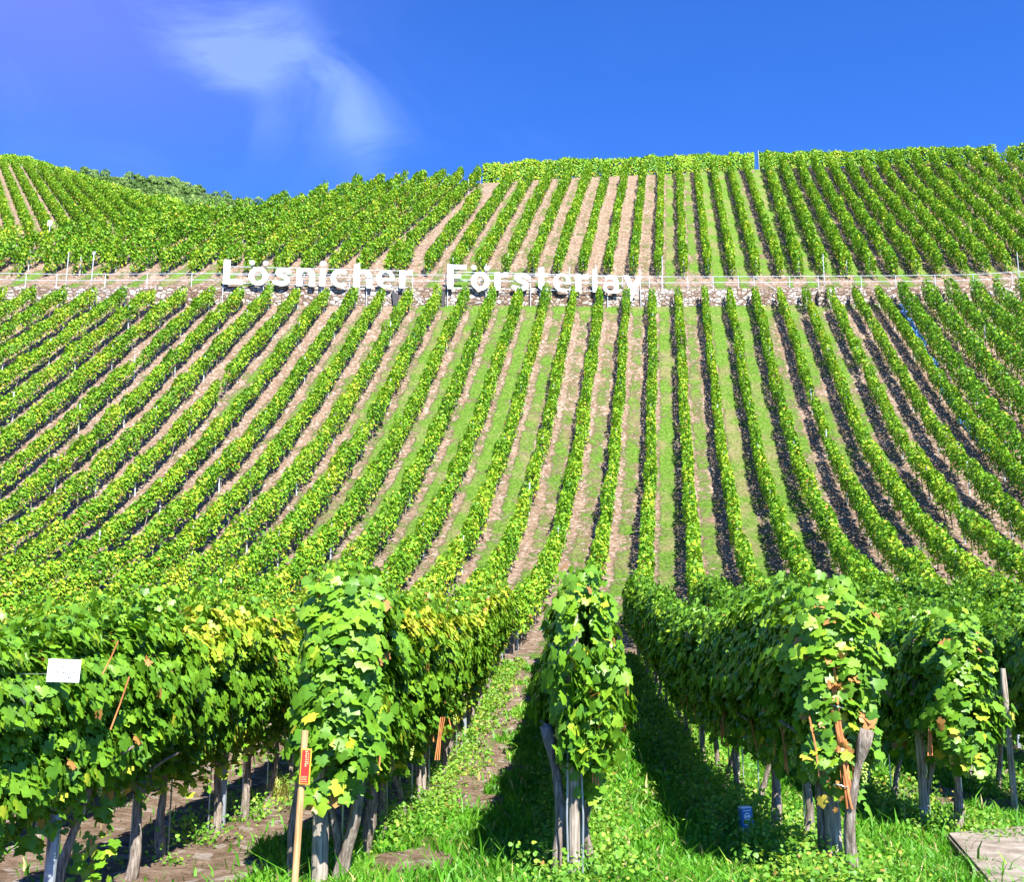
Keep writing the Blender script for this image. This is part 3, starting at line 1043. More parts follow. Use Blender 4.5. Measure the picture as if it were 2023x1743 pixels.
# ---- letters from signed shapes (cap height 1)
def E_(x, y, cx_, cy_, rx, ry):
    k = np.sqrt(((x - cx_) / rx) ** 2 + ((y - cy_) / ry) ** 2)
    return (k - 1) * min(rx, ry)


def B_(x, y, x0, y0, x1, y1):
    return np.maximum(np.maximum(x0 - x, x - x1), np.maximum(y0 - y, y - y1))


def Cp(x, y, a, b_, r):
    pax, pay = x - a[0], y - a[1]; bx, by = b_[0] - a[0], b_[1] - a[1]
    h = np.clip((pax * bx + pay * by) / (bx * bx + by * by), 0, 1)
    return np.hypot(pax - bx * h, pay - by * h) - r


U = np.minimum; I = np.maximum
SUB = lambda a, b_: np.maximum(a, -b_)


def glyph(ch, x, y):
    xh = 0.75
    if ch == 'L':
        return U(B_(x, y, 0, 0, .30, 1), B_(x, y, 0, 0, .78, .25))
    if ch == 'F':
        return U(U(B_(x, y, 0, 0, .28, 1), B_(x, y, 0, .76, .76, 1)), B_(x, y, 0, .41, .56, .64))
    if ch == 'ö':
        r_ = SUB(E_(x, y, .37, .375, .375, .39), E_(x, y, .37, .375, .12, .155))
        return U(r_, U(E_(x, y, .13, .885, .13, .125), E_(x, y, .61, .885, .13, .125)))
    if ch == 's':
        p = [(.56, .585), (.44, .635), (.31, .645), (.18, .605), (.15, .52), (.24, .445), (.40, .395), (.51, .31), (.50, .20), (.39, .125), (.25, .115), (.06, .175)]
        r_ = 9
        for a, b_ in zip(p[:-1], p[1:]):
            r_ = U(r_, Cp(x, y, a, b_, .118))
        return r_
    if ch in 'nh':
        o = U(U(B_(x, y, 0, 0, .28, xh), I(E_(x, y, .42, .42, .31, .35), .40 - y)), B_(x, y, .3, 0, .73, .42))
        o = SUB(o, U(B_(x, y, .28, -.1, .45, .40), I(E_(x, y, .345, .40, .105, .15), .38 - y)))
        if ch == 'h':
            o = U(o, I(B_(x, y, 0, 0, .28, 1.08), y - (.92 + .40 * x)))
        return o
    if ch == 'i':
        return U(B_(x, y, 0, 0, .26, xh), E_(x, y, .13, .91, .15, .135))
    if ch == 'c':
        o = SUB(E_(x, y, .375, .375, .375, .39), E_(x, y, .39, .375, .14, .165))
        wedge = I(np.abs(y - .375) - (x - .30) * .62, .40 - x)
        return SUB(o, wedge)
    if ch == 'e':
        o = SUB(E_(x, y, .36, .375, .36, .39), I(E_(x, y, .36, .46, .13, .13), .445 - y))
        slit = I(I(.295 - x, y - .305), (.205 - .05 * x) - y)
        return SUB(o, slit)
    if ch == 'r':
        a = I(I(E_(x, y, .46, .38, .36, .39), .50 - y), x - .54)
        return U(U(B_(x, y, 0, 0, .27, xh), B_(x, y, .2, .50, .46, .70)), a)
    if ch == 't':
        s_ = I(B_(x, y, .12, .12, .39, 1.1), y - (.90 + .28 * x))
        hook = I(I(E_(x, y, .42, .27, .30, .28), x - .53), y - .27)
        hook = SUB(hook, B_(x, y, .39, .20, .6, .5))
        return U(U(s_, B_(x, y, 0, .54, .53, .75)), hook)
    if ch == 'l':
        return I(B_(x, y, 0, 0, .23, 1.08), y - (.92 + .40 * x))
    if ch == 'a':
        o = SUB(E_(x, y, .31, .24, .31, .255), E_(x, y, .31, .235, .10, .075))
        o = U(o, SUB(B_(x, y, .40, 0, .65, .46), E_(x, y, .31, .235, .10, .075)))
        arch = I(SUB(E_(x, y, .335, .44, .315, .325), E_(x, y, .30, .44, .12, .10)), .44 - y)
        arch = SUB(arch, B_(x, y, -.1, .4, .10, .60))
        return U(o, arch)
    if ch == 'y':
        a = np.maximum(np.abs((x - .12) * .89 - (.75 - y) * .40 * .89) - .125, B_(x, y, -1, -.02, 2, .75))
        b_ = np.maximum(np.abs((x - .66) * .89 + (.75 - y) * .44 * .89) - .125, B_(x, y, -1, -.30, 2, .75))
        return U(a, b_)


def letter_mesh(ch, h, depth):
    n = 0.02
    xs = np.arange(-.06, 0.90, n); ys = np.arange(-.36, 1.12, n)
    X, Y = np.meshgrid(xs, ys, indexing='ij')
    G = glyph(ch, X, Y) + 0.034
    verts = []; ids = {}; cells = []; edges = []
    def vid(key, p):
        if key not in ids:
            ids[key] = len(verts); verts.append(p)
        return ids[key]
    for i in range(len(xs) - 1):
        for j in range(len(ys) - 1):
            cs = [(i, j), (i + 1, j), (i + 1, j + 1), (i, j + 1)]
            g = [G[c] for c in cs]
            if all(v >= 0 for v in g):
                continue
            poly = []; cross = []
            for q in range(4):
                a, b_ = cs[q], cs[(q + 1) % 4]; ga, gb = g[q], g[(q + 1) % 4]
                if ga < 0:
                    poly.append(vid(a, (xs[a[0]], ys[a[1]])))
                if (ga < 0) != (gb < 0):
                    t = ga / (ga - gb)
                    k = vid((min(a, b_), max(a, b_)), (xs[a[0]] + t * (xs[b_[0]] - xs[a[0]]), ys[a[1]] + t * (ys[b_[1]] - ys[a[1]])))
                    poly.append(k); cross.append((k, ga < 0))
            cells.append(poly)
    # boundary edges = edges used once
    use = {}
    for p in cells:
        for a, b_ in zip(p, p[1:] + p[:1]):
            use[(a, b_)] = 1
    bd = [e for e in use if (e[1], e[0]) not in use and e[0] != e[1]]
    nv = len(verts)
    V = [(x * h, 0, y * h) for x, y in verts] + [(x * h, depth, y * h) for x, y in verts]
    F = [tuple(p) for p in cells if len(set(p)) > 2] + [tuple(q + nv for q in reversed(p)) for p in cells if len(set(p)) > 2]
    nf = len(F)
    F += [(a, a + nv, b_ + nv, b_) for a, b_ in bd]
    me = bpy.data.meshes.new('letter')
    me.from_pydata(V, [], F)
    me.materials.append(M_SIGN); me.materials.append(M_SIGN_EDGE_SHADED)
    for i, p in enumerate(me.polygons):
        p.material_index = 1 if i >= nf else 0
    me.update()
    return me


Z7 = 4.398
word1 = [('L', 165, 318), ('ö', 388, 325), ('s', 610, 333), ('n', 805, 336), ('i', 1008, 340), ('c', 1103, 342), ('h', 1303, 348), ('e', 1502, 350), ('r', 1702, 355)]
word2 = [('F', 140, 360), ('ö', 347, 368), ('s'.replace('s', 'r'), 552, 372), ('s', 712, 378), ('t', 905, 378), ('e', 1062, 382), ('r', 1256, 385), ('l', 1405, 390), ('a', 1494, 395), ('y', 1674, 398)]


def sign(word, ox, label, posts):
    f = along_wall(0.42)
    X0, Y0 = f(ox + word[0][1] / Z7)
    z0 = z_at(X0, Y0, 490 + word[0][2] / Z7)
    root = thing('hillside_sign', label, 'sign', (X0, Y0, z0 - 0.8))
    b0 = Vector(root.location)
    prev = None
    for ch, zx, zy in word:
        X, Y = f(ox + zx / Z7); Xn, Yn = f(ox + (zx + 170) / Z7)
        z = z_at(X, Y, 490 + zy / Z7)
        d = float(proj(np.array(X), np.array(Y), np.array(z))[2])
        h = (235 / Z7) * d / FPX * 1.02
        yaw = math.atan2(Yn - Y, Xn - X)
        # 170 zoomed px across: a letter width of 0.74 cap heights must match on the slanting surface
        o = link('letter', letter_mesh(ch, h, 0.10), root)
        o.location = Vector((X, Y, z)) - b0
        o.rotation_euler = (0, 0, yaw)
    # carrying frame: three tubes and posts
    a = word[0]; e = word[-1]
    g = along_wall(0.28)
    for dz, nm in ((0.12, 'lower_tube'), (0.72, 'middle_tube'), (1.28, 'upper_tube')):
        mb = MB(); pts = []
        for t in np.linspace(0, 1, 9):
            zx = a[1] + 30 + (e[1] + 60 - a[1]) * t; zy = a[2] + (e[2] - a[2]) * t
            X, Y = g(ox + zx / Z7); z = z_at(X, Y, 490 + zy / Z7) + dz
            pts.append(Vector((X, Y, z)) - b0)
        mb.tube(pts, 0.028, 6); mb.build(nm, M_RAIL, root)
    for zx, ztop in posts:
        t = (zx - a[1]) / (e[1] - a[1]); zy = a[2] + (e[2] - a[2]) * t
        X, Y = g(ox + zx / Z7); z = z_at(X, Y, 490 + zy / Z7)
        zg = float(ground(X, Y - 0.1))
        mb = MB(); mb.tube([Vector((X, Y + 0.06, zg - 0.1)) - b0, Vector((X, Y + 0.06, z + ztop)) - b0], 0.032, 6)
        mb.build('support_post', M_RAIL, root)


sign(word1, 400, 'left white word of the hillside sign, nine bold letters beginning with L', ((175, 1.2), (528, 1.2), (815, .9), (1035, 1.2), (1425, 1.2), (1740, .9)))
sign(word2, 850, 'right white word of the hillside sign, ten bold letters beginning with F', ((150, 1.85), (484, 1.95), (870, 1.2), (955, 1.0), (1212, 1.95), (1442, 2.1), (1540, .4), (1828, 1.95)))

# ------------------------------------------------------------------ blue net between two rows
def blue_net():
    m, t, p = mat('blue_net', (0.06, 0.20, 0.62), 0.55, 0.4)
    tcx = N(t, 'ShaderNodeTexCoord')
    n1 = noise(t, 14, 5, 0.7, tcx.outputs['Object'])
    t.links.new(ramp(t, n1, [(0.3, (0.03, 0.10, 0.34)), (0.5, (0.10, 0.28, 0.72)), (0.72, (0.38, 0.55, 0.85))]), p.inputs['Base Color'])
    bump(t, p, n1, 0.8, 0.05)
    px = [(1783, 603), (1800, 640), (1825, 690), (1850, 733), (1872, 780), (1898, 822), (1925, 862), (1962, 895), (2005, 925), (2030, 945)]
    r = random.Random(3)
    pts = []
    for x, y in px:
        # march the photo ray to the ground
        prev = None
        for d in np.arange(30, 90, 0.1):
            P = at_px(x, y, d)
            if float(ground(P.x, P.y)) > P.z:
                break
        pts.append(P)
    V = []; F = []
    fine = []
    for a, b_ in zip(pts[:-1], pts[1:]):
        n = 16
        for i in range(n):
            fine.append(a.lerp(b_, i / n))
    fine.append(pts[-1])
    seg = 9
    for i, P in enumerate(fine):
        wv = 0.24 + 0.10 * math.sin(i * 0.31) + 0.05 * math.sin(i * .9 + 1)
        for j in range(seg):
            u_ = j / (seg - 1) * 2 - 1
            x = P.x + u_ * wv + 0.05 * math.sin(i * 0.5)
            z = float(ground(x, P.y)) + 0.03 + 0.16 * (1 - u_ * u_) * (0.7 + 0.5 * math.sin(i * .8)) + r.uniform(0, 0.07)
            V.append((x, P.y, z))
    n = len(fine)
    F = np.array([(i * seg + j, i * seg + j + 1, (i + 1) * seg + j + 1, (i + 1) * seg + j) for i in range(n - 1) for j in range(seg - 1)])
    V = np.array(V); b0 = V[0].copy()
    o = link('rolled_net', mesh_from('rolled_net', V - b0, F, m), loc=b0)
    so = o.modifiers.new('thickness', 'SOLIDIFY'); so.thickness = 0.01
    tag(o, 'long crumpled blue net lying on the ground between two vine rows at the right', 'net')


blue_net()

# ------------------------------------------------------------------ far left: side hill with vine rows, wooded ridge behind
HH, HX, HY, HZ, HM, HK = math.radians(-29.5), -56.25, 115.0, 50.3, 0.515, 0.281
Ha = (math.sin(HH), math.cos(HH)); Hn = (math.cos(HH), -math.sin(HH))
SE = 17.0


def hill_sn(X, Y):
    dx = np.asarray(X) - HX; dy = np.asarray(Y) - HY
    return dx * Ha[0] + dy * Ha[1], dx * Hn[0] + dy * Hn[1]


SEN = np.arange(-40.0, 34.0, 1.0)
SEV = np.full(len(SEN), 17.0)


def se_of(n):
    return np.interp(n, SEN, SEV)


def hill_z(s, n):
    s = np.asarray(s, float); n = np.asarray(n, float)
    kn = np.where(n > -4, HK * np.minimum(n, 16), HK * -4 + 0.10 * (n + 4)) - 0.35 * np.maximum(n - 16, 0)
    se = se_of(n)
    return HZ + HM * np.minimum(s, se) + 0.15 * np.clip(s - se, 0, 3) - 0.15 * np.maximum(s - se - 3, 0) + kn


def fit_crest():
    # the brow of the side hill follows the skyline seen over the near slope
    tx = [-200, 0, 60, 99, 153, 210, 272, 309, 395, 520]
    ty = [250, 288, 308, 322, 333, 355, 377, 387, 396, 420]
    out = []
    SEV[:] = 200.0
    for n in SEN:
        s = np.arange(-5, 85, 0.25)
        X = HX + Ha[0] * s + Hn[0] * n; Y = HY + Ha[1] * s + Hn[1] * n
        px, py, d = proj(X, Y, hill_z(s, n) + 2.1)
        j = np.argmax(py < np.interp(px, tx, ty))
        out.append(float(s[j]) if py.min() < np.interp(px[-1], tx, ty) or j > 0 else 78.0)
    out = np.array(out)
    SEV[:] = np.convolve(np.pad(out, 2, 'edge'), np.ones(5) / 5, 'valid')


fit_crest()


def side_hill():
    s = np.arange(-46, 120, 2.0); n = np.arange(-60, 34, 2.0)
    Sg, Ng = np.meshgrid(s, n, indexing='ij')
    X = HX + Ha[0] * Sg + Hn[0] * Ng; Y = HY + Ha[1] * Sg + Hn[1] * Ng
    Z = hill_z(Sg, Ng)
    idx = np.arange(Sg.size).reshape(Sg.shape)
    F = np.stack([idx[:-1, :-1], idx[:-1, 1:], idx[1:, 1:], idx[1:, :-1]], -1).reshape(-1, 4)[:, ::-1]
    me = mesh_from('side_hill', np.stack([X, Y, Z], -1).reshape(-1, 3), F, M_GROUND, {'grass': np.full(Sg.size, 0.62), 'far': np.ones(Sg.size)},
                   np.stack([Ng.ravel() / 1.8, Sg.ravel()], -1), smooth=True)
    struct(link('side_hill', me))
    for k in range(-3, 15):
        n_ = k * SPC
        # the rows end lower the farther right they stand
        s1 = float(se_of(n_)) - 3.2
        s0 = -12.0
        if s1 < s0 + 4:
            continue
        posf = lambda q, n_=n_: (HX + Ha[0] * q + Hn[0] * n_, HY + Ha[1] * q + Hn[1] * n_, Ha[0] / Ha[1])
        zf = lambda X, Y: hill_z(*hill_sn(X, Y))
        r = row_foliage(None, s0, s1, 270, 0.45, 1.7, 0.30, 6000 + k * 5, 0.20, 0.08, posf=posf, zf=zf)
        if r is None:
            continue
        V, Ff, t = r
        b0 = Vector((HX + Ha[0] * s0 + Hn[0] * n_, HY + Ha[1] * s0 + Hn[1] * n_, float(hill_z(s0, n_))))
        root = thing('vine_row', '%s vine row from the left on the small side hill at the far left' % ORD[k + 4], 'vine row', b0, 'vine rows on the side hill')
        link('foliage', mesh_from('row_foliage', V - np.array(b0), Ff, M_LEAF_FAR, t), root)
    # band of vines along the top of the side hill
    for i, off in enumerate((-1.6, 0.5)):
        posf = lambda q, off=off: (HX + Ha[0] * (se_of(q) + off) + Hn[0] * q, HY + Ha[1] * (se_of(q) + off) + Hn[1] * q, Hn[0] / Hn[1])
        zf = lambda X, Y: hill_z(*hill_sn(X, Y))
        r = row_foliage(None, -16, 27, 420, 0.1, 1.9, 0.4, 6500 + i, 0.21, 0.10, posf=posf, zf=zf)
        if r is None:
            continue
        V, Ff, t = r
        b0 = V[0].copy()
        root = thing('vine_row', ('nearer' if i == 0 else 'farther') + ' level vine row along the top of the side hill', 'vine row', b0, 'vine rows on the side hill')
        link('foliage', mesh_from('row_foliage', V - b0, Ff, M_LEAF_FAR, t), root)


side_hill()


def wooded_ridge():
    ridge = [(60, 345), (125, 328), (170, 322), (250, 331), (330, 342), (430, 366), (510, 385), (600, 405), (700, 430)]
    rx = np.array([a for a, _ in ridge], float); ry = np.array([b_ for _, b_ in ridge], float)
    m, t, p = mat('wood_floor', (0.05, 0.08, 0.03), 0.9, 0.1)
    cols = np.arange(110, 660, 20.0); V = []
    ds = [640, 600, 560, 520, 480]
    for x in cols:
        top = np.interp(x, rx, ry)
        for i, d in enumerate(ds):
            V.append(at_px(x, top + 20 + i * 17, d))
        P = at_px(x, top + 90, 720); V.append(P)
    k = len(ds) + 1
    F = np.array([(i * k + j, i * k + j + 1, (i + 1) * k + j + 1, (i + 1) * k + j) for i in range(len(cols) - 1) for j in range(len(ds) - 1)] +
                 [(i * k + len(ds), i * k, (i + 1) * k, (i + 1) * k + len(ds)) for i in range(len(cols) - 1)])
    struct(link('far_hill', mesh_from('far_hill', np.array([tuple(v) for v in V]), F, m, smooth=True)))
    r = np.random.default_rng(8)
    P = []; Nn = []; T = []; S_ = []
    for i in range(560):
        x = r.uniform(100, 640); q = r.random() ** 0.8
        top = np.interp(x, rx, ry)
        d = 640 - 160 * q
        B = at_px(x, top + 14 + q * 68, d)
        rad = r.uniform(1.7, 3.3)
        n = 190
        dirs = unit(r.normal(size=(n, 3))); dirs[:, 2] = np.abs(dirs[:, 2]) * 1.0 - 0.25
        bl = 1 + 0.22 * np.sin(dirs[:, 0] * 5 + i) * np.sin(dirs[:, 1] * 4 + i * 2)
        P.append(np.array(B) + np.array([0, 0, rad * 0.55]) + dirs * (rad * bl * r.uniform(0.8, 1.0, n))[:, None] * np.array([1, 1, 0.95]))
        Nn.append(unit(dirs + r.normal(size=(n, 3)) * 0.5)); T.append(np.clip(r.normal(0.45 + r.uniform(-.25, .25), 0.14, n), 0, 1)); S_.append(r.uniform(0.5, 1.0, n))
    P = np.concatenate(P); Nn = np.concatenate(Nn); T = np.concatenate(T); S_ = np.concatenate(S_)
    V, F = leaves(P, Nn, S_, FAR_V, FAR_F, rg=r)
    o = link('forest', mesh_from('forest', V, F, M_FOREST, np.repeat(T, 4)))
    o['kind'] = 'stuff'
    o['label'] = 'bushy wood covering the far ridge at the left'
    o['category'] = 'wood'


wooded_ridge()
# white marker on the far left terrace
P = at_px(99, 441, 78.0)
zz = float(ground(P.x, P.y))
root = thing('marker_board', 'small white board on a post among the staked vines at the far left', 'board', (P.x, P.y, zz))
mb = MB(); mb.tube([(0, 0, -.2), (0, 0, P.z - zz)], 0.03, 6); mb.build('post', M_POST, root)
mb = MB(); mb.box(-.16, -.03, P.z - zz - .2, .16, .0, P.z - zz + .22, bev=.03); mb.build('board', M_SIGN, root)

# ------------------------------------------------------------------ near block: every grapevine a thing of its own
def vine_foliage(seed, n, T, F, size, hb=0.92, ht=2.02, w=0.30, L=1.25, yellow=0.0, endface=False, hole=False):
    r = np.random.default_rng(seed)
    q = r.beta(1.1, 1.0, n)
    n1 = smooth_noise(3, seed + 1, (1.1, 2.3, 4.1)); n2 = smooth_noise(3, seed + 2, (1.3, 2.9, 5.0)); n3 = smooth_noise(3, seed + 3, (1.2, 2.6, 4.4))
    y = r.uniform(-L / 2, L / 2, n)
    top = ht + 0.07 * n1(y * 1.6); bot = hb + 0.06 * n2(y * 1.6)
    h = bot + (top - bot) * q
    hang = r.random(n) < 0.05
    h = np.where(hang, bot - r.random(n) ** 1.5 * 0.30, h)
    sh = r.random(n) < 0.05
    h = np.where(sh, top + r.random(n) * 0.20, h)
    ww = w * (0.72 + 0.34 * np.sin(np.clip(q * 1.1, 0, 1) * 3.14)) * (1 + 0.20 * n3(y + h * 1.4) + 0.16 * n1(h * 2.1 + 3))
    side = np.where(r.random(n) < 0.5, -1., 1.)
    lat = side * ww * r.random(n) ** (0.75 if endface else 0.38) * np.where(hang | sh, 0.6, 1)
    P = np.stack([lat, y, h], -1)
    el = lat / w
    Nn = np.stack([el * 1.25, np.zeros(n), 0.42 + 0.35 * q ** 3], -1) + r.normal(size=(n, 3)) * 0.40
    if hole:
        sel = (np.abs(lat) < 0.07) & (h > 1.55) & (h < 1.95) & (y < -0.1)
        P[sel, 0] += np.sign(lat[sel]) * 0.10
        k2 = r.random(n) < 0.13
        P[k2] = np.stack([r.normal(size=k2.sum()) * 0.11, r.uniform(-.62, -.50, k2.sum()), r.uniform(.82, 1.62, k2.sum())], -1)
    if endface:
        f = y < -L / 2 + 0.35
        Nn[f, 1] -= 0.9
    Nn[:, 2] = np.where(Nn[:, 2] < 0, -Nn[:, 2] * .6, Nn[:, 2])
    Nn = unit(Nn)
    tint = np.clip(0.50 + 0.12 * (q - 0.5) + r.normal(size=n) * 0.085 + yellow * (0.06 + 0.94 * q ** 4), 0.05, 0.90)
    low = (h < hb + 0.35) & (r.random(n) < 0.07)
    tint = np.where(low, r.uniform(0.74, 0.97, n), tint)
    tint = np.where(r.random(n) < 0.012, 1.0, tint)
    sz = size * r.uniform(0.65, 1.3, n) * np.where(sh, 0.7, 1)
    V, FF = leaves(P, Nn, sz, T, F, 0.8, r)
    return V, FF, np.repeat(tint, len(T))


def fol_mesh(nm, *a, **k):
    V, F, t = vine_foliage(*a, **k)
    return mesh_from(nm, V, F, M_LEAF, t)


FOL_NEAR = [fol_mesh('foliage', 300 + i, 3100, LEAF_V, LEAF_F, 0.084) for i in range(7)]
FOL_HIGH = [fol_mesh('foliage', 380 + i, 3000, LEAF_V, LEAF_F, 0.084, hb=1.0) for i in range(4)]
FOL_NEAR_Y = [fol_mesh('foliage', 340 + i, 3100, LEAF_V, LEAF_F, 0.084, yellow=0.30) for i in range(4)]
FOL_MID = [fol_mesh('foliage', 400 + i, 2300, MID_V, MID_F, 0.100) for i in range(5)]
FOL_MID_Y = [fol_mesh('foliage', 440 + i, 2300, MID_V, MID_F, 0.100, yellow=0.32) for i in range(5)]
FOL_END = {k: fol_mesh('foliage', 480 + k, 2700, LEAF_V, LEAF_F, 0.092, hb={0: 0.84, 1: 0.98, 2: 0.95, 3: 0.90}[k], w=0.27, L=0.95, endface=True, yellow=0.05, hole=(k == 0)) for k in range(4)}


def trunk_mesh(seed, thick=0.034, arms=True):
    r = random.Random(seed)
    mb = MB()
    x = y = 0.0; pts = []; rad = []
    n = 13
    lx, ly = r.uniform(-.10, .10), r.uniform(-.16, .16)
    ph = r.uniform(0, 6)
    for i in range(n):
        t = i / (n - 1)
        pts.append((lx * t + 0.035 * math.sin(t * 5 + ph), ly * t + 0.045 * math.sin(t * 4 + ph * 1.7), -0.12 + t * 0.98))
        rad.append(thick * (1.35 - 0.75 * t + (0.5 if i in (0,) else 0) + (0.45 if i >= n - 2 else 0)) * r.uniform(0.86, 1.16))
    mb.tube(pts, rad, 9, jit=0.14)
    e = Vector(pts[-1])
    for s in ((-1, 1) if arms else ()):   # cordon arms and a few canes going up into the leaves
        a = [e, e + Vector((0.01, s * .07, .08)), e + Vector((0, s * .16, .15)), e + Vector((.01, s * .28, .22))]
        mb.tube(a, [thick * .55, thick * .42, thick * .35, thick * .25], 6, jit=0.1)
        for j in range(0):
            p0 = e + Vector((0, s * (.08 + j * .17), .04))
            mb.tube([p0, p0 + Vector((r.uniform(-.05, .05), r.uniform(-.06, .06), .5)), p0 + Vector((r.uniform(-.1, .1), r.uniform(-.1, .1), 1.02))], [.009, .007, .004], 5)
    return mb.mesh('trunk', M_BARK, smooth=True)


TRUNKS = [trunk_mesh(s, 0.030 + 0.006 * (s % 3)) for s in range(8)]
BARE = [trunk_mesh(s + 20, 0.036, False) for s in range(8)]
# grape bunches, pale green
M_GRAPE, _t, _p = mat('pale_grape', (0.30, 0.40, 0.08), 0.35, 0.5)
ico = []


def grapes_mesh(seed):
    r = np.random.default_rng(seed)
    bm = bmesh.new(); bmesh.ops.create_icosphere(bm, subdivisions=1, radius=0.0095)
    bv = np.array([tuple(v.co) for v in bm.verts]); bf = np.array([[v.index for v in f.verts] for f in bm.faces]); bm.free()
    V = []; F = []; n = 0
    for b_ in range(1):
        cx_, cy_, cz_ = 0, 0, 0
        for i in range(42):
            t = r.random()
            rr = 0.036 * (1 - t * 0.75)
            a = r.uniform(0, 6.28)
            c = np.array([cx_ + math.cos(a) * rr * r.random() ** .4, cy_ + math.sin(a) * rr * r.random() ** .4, cz_ - t * 0.14])
            V.append(bv + c); F.append(bf + n); n += len(bv)
    return mesh_from('grape_bunch', np.concatenate(V), np.concatenate(F), M_GRAPE, smooth=True)


GRAPES = [grapes_mesh(s) for s in range(3)]
pm = MB(); pm.tube([(0, 0, -0.2), (0, 0, 1.15)], 0.008, 5); ME_ROD = pm.mesh('support_rod', M_WIRE)
pm = MB(); pm.tube([(0, 0, -.12), (.01, 0, .1), (0, .01, .30)], 0.007, 5); ME_CANE = pm.mesh('dried_cane', M_CANE)
pm = MB(); pm.tube([(0, 0, -0.3), (0, 0, 0.6), (0.005, 0, 1.25), (0, 0, 1.98)], 0.034, 8, jit=.04); ME_WPOST = pm.mesh('row_post', M_WOOD)
pm = MB(); pm.box(-.028, -.02, -.3, .028, .02, 1.95); ME_GPOST = pm.mesh('row_post_metal', M_GALV)

START = {-9: 15, -8: 13, -7: 11, -6: 10, -5: 9, -4: 8, -3: 6.6, -2: 6.3, -1: 7.9, 0: 7.85, 1: 7.75, 2: 10.2, 3: 11.7, 4: 13.0, 5: 14.0, 6: 15.0, 7: 16.5, 8: 18.0, 9: 20.0}
ROWN = {0: 'in the middle row behind the weathered post', 1: 'in the row starting at the orange canes', -1: 'in the row beside the wooden stake', -2: 'in the row behind the small white sign'}


def row_name(k):
    if k in ROWN:
        return ROWN[k]
    return 'in the %s near row %s of the middle row' % (ORD[abs(k)], 'right' if k > 0 else 'left')


n_near = 0
vr = random.Random(77)
for k in sorted(START, key=abs):
    y = START[k] + 0.35; i = 0
    while y < 29.3:
        i += 1
        x = float(row_xy('near', k, y)); z = float(ground(x, y))
        if bool(in_view(np.array(x), np.array(y), np.array(z + 1.2), 190)) or bool(in_view(np.array(x), np.array(y), np.array(z), 190)):
            # rows hidden deep behind others at the sides are left out
            if abs(k) <= 4 or y > 15:
                first = (i == 1)
                root = thing('grapevine', '%s leafy grapevine from the front %s' % (ORD[i], row_name(k)), 'grapevine', (x, y, z), 'grapevines of the near block')
                yel = k <= -1 and (y > 9.5 or k <= -3)
                if first and k in (-1, 0, 1, 2):
                    me = FOL_END[{-1: 3, 0: 0, 1: 1, 2: 2}[k]]
                    fl = False
                else:
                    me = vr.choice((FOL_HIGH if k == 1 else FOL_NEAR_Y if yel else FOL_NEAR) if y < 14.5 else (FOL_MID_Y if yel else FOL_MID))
                    fl = vr.random() < 0.5
                fo = link('foliage', me, root)
                sz = vr.uniform(0.95, 1.04)
                if k == -2 and y < 8.6:
                    sz = 0.86 if y < 7.2 else 0.93
                sx = vr.uniform(0.9, 1.12) * (1.12 if k in (-1, -2) and y < 12 else 1.0)
                if k == 0 and y < 11:
                    sx *= 0.92
                fo.scale = (sx, 1, sz)
                if fl:
                    fo.rotation_euler = (0, 0, math.pi)
                tk = link('trunk', vr.choice(TRUNKS), root)
                tk.rotation_euler = (0, 0, vr.uniform(0, 6.28)); tk.scale = (1, 1, vr.uniform(.9, 1.05))
                if abs(k) <= 2 and y < 17:
                    rd = link('support_rod', ME_ROD, root); rd.location = (vr.uniform(-.05, .05), vr.uniform(.04, .1), 0)
                    if vr.random() < 0.8:
                        for _ in range(3):
                            g = link('grape_bunch', vr.choice(GRAPES), root); g.location = (vr.choice((-1, 1)) * vr.uniform(.10, .24), vr.uniform(-.45, .45), vr.uniform(.80, 1.02))
                    if k in (-1, 1) and vr.random() < 0.75:
                        for _ in range(3):
                            dc = link('dried_cane', ME_CANE, root); dc.location = (vr.uniform(.08, .26) * (1 if k < 0 else -1), vr.uniform(-.45, .45), vr.uniform(.80, .95))
                            dc.rotation_euler = (vr.uniform(-.15, .15), vr.uniform(-.2, .2), vr.uniform(0, 6))
                n_near += 1
        y += vr.uniform(0.98, 1.12)
    # posts inside the row
    j = 0
    for y in np.arange(START[k] + 4.6, 29.5, 5.2):
        x = float(row_xy('near', k, y)); z = float(ground(x, y)); j += 1
        if not bool(in_view(np.array(x), np.array(y), np.array(z + .5), 150)) or (abs(k) > 4 and y < 15):
            continue
        o = link('row_post', ME_GPOST if (k + j) % 2 else ME_WPOST, loc=(x + .03, y + .3, z))
        tag(o, '%s post along the row %s' % (ORD[j], row_name(k).replace('in the ', '', 1)), 'post', 'posts inside the near rows')
print('near vines', n_near)

# wires of the three middle rows
for k in (-2, -1, 0, 1):
    for h, nm in ((0.80, 'low'), (1.62, 'high')):
        mb = MB(); pts = []
        for y in np.arange(START[k], 29.4, 0.6):
            x = float(row_xy('near', k, y)); pts.append((x + (0.04 if h < 1 else .2), y, float(ground(x, y)) + h))
        b0 = Vector(pts[0])
        mb.tube([Vector(q) - b0 for q in pts], 0.0025, 4)
        o = mb.build('trellis_wire', M_WIRE, loc=b0)
        tag(o, '%s steel wire strung %s' % (nm, row_name(k).replace('in the', 'along the', 1)), 'wire', 'trellis wires')


def gz(x, y):
    return float(ground(x, y))


def ground_px(px, py):
    for d in np.arange(4, 60, 0.02):
        P = at_px(px, py, d)
        if float(ground(P.x, P.y)) > P.z:
            return P
    return P


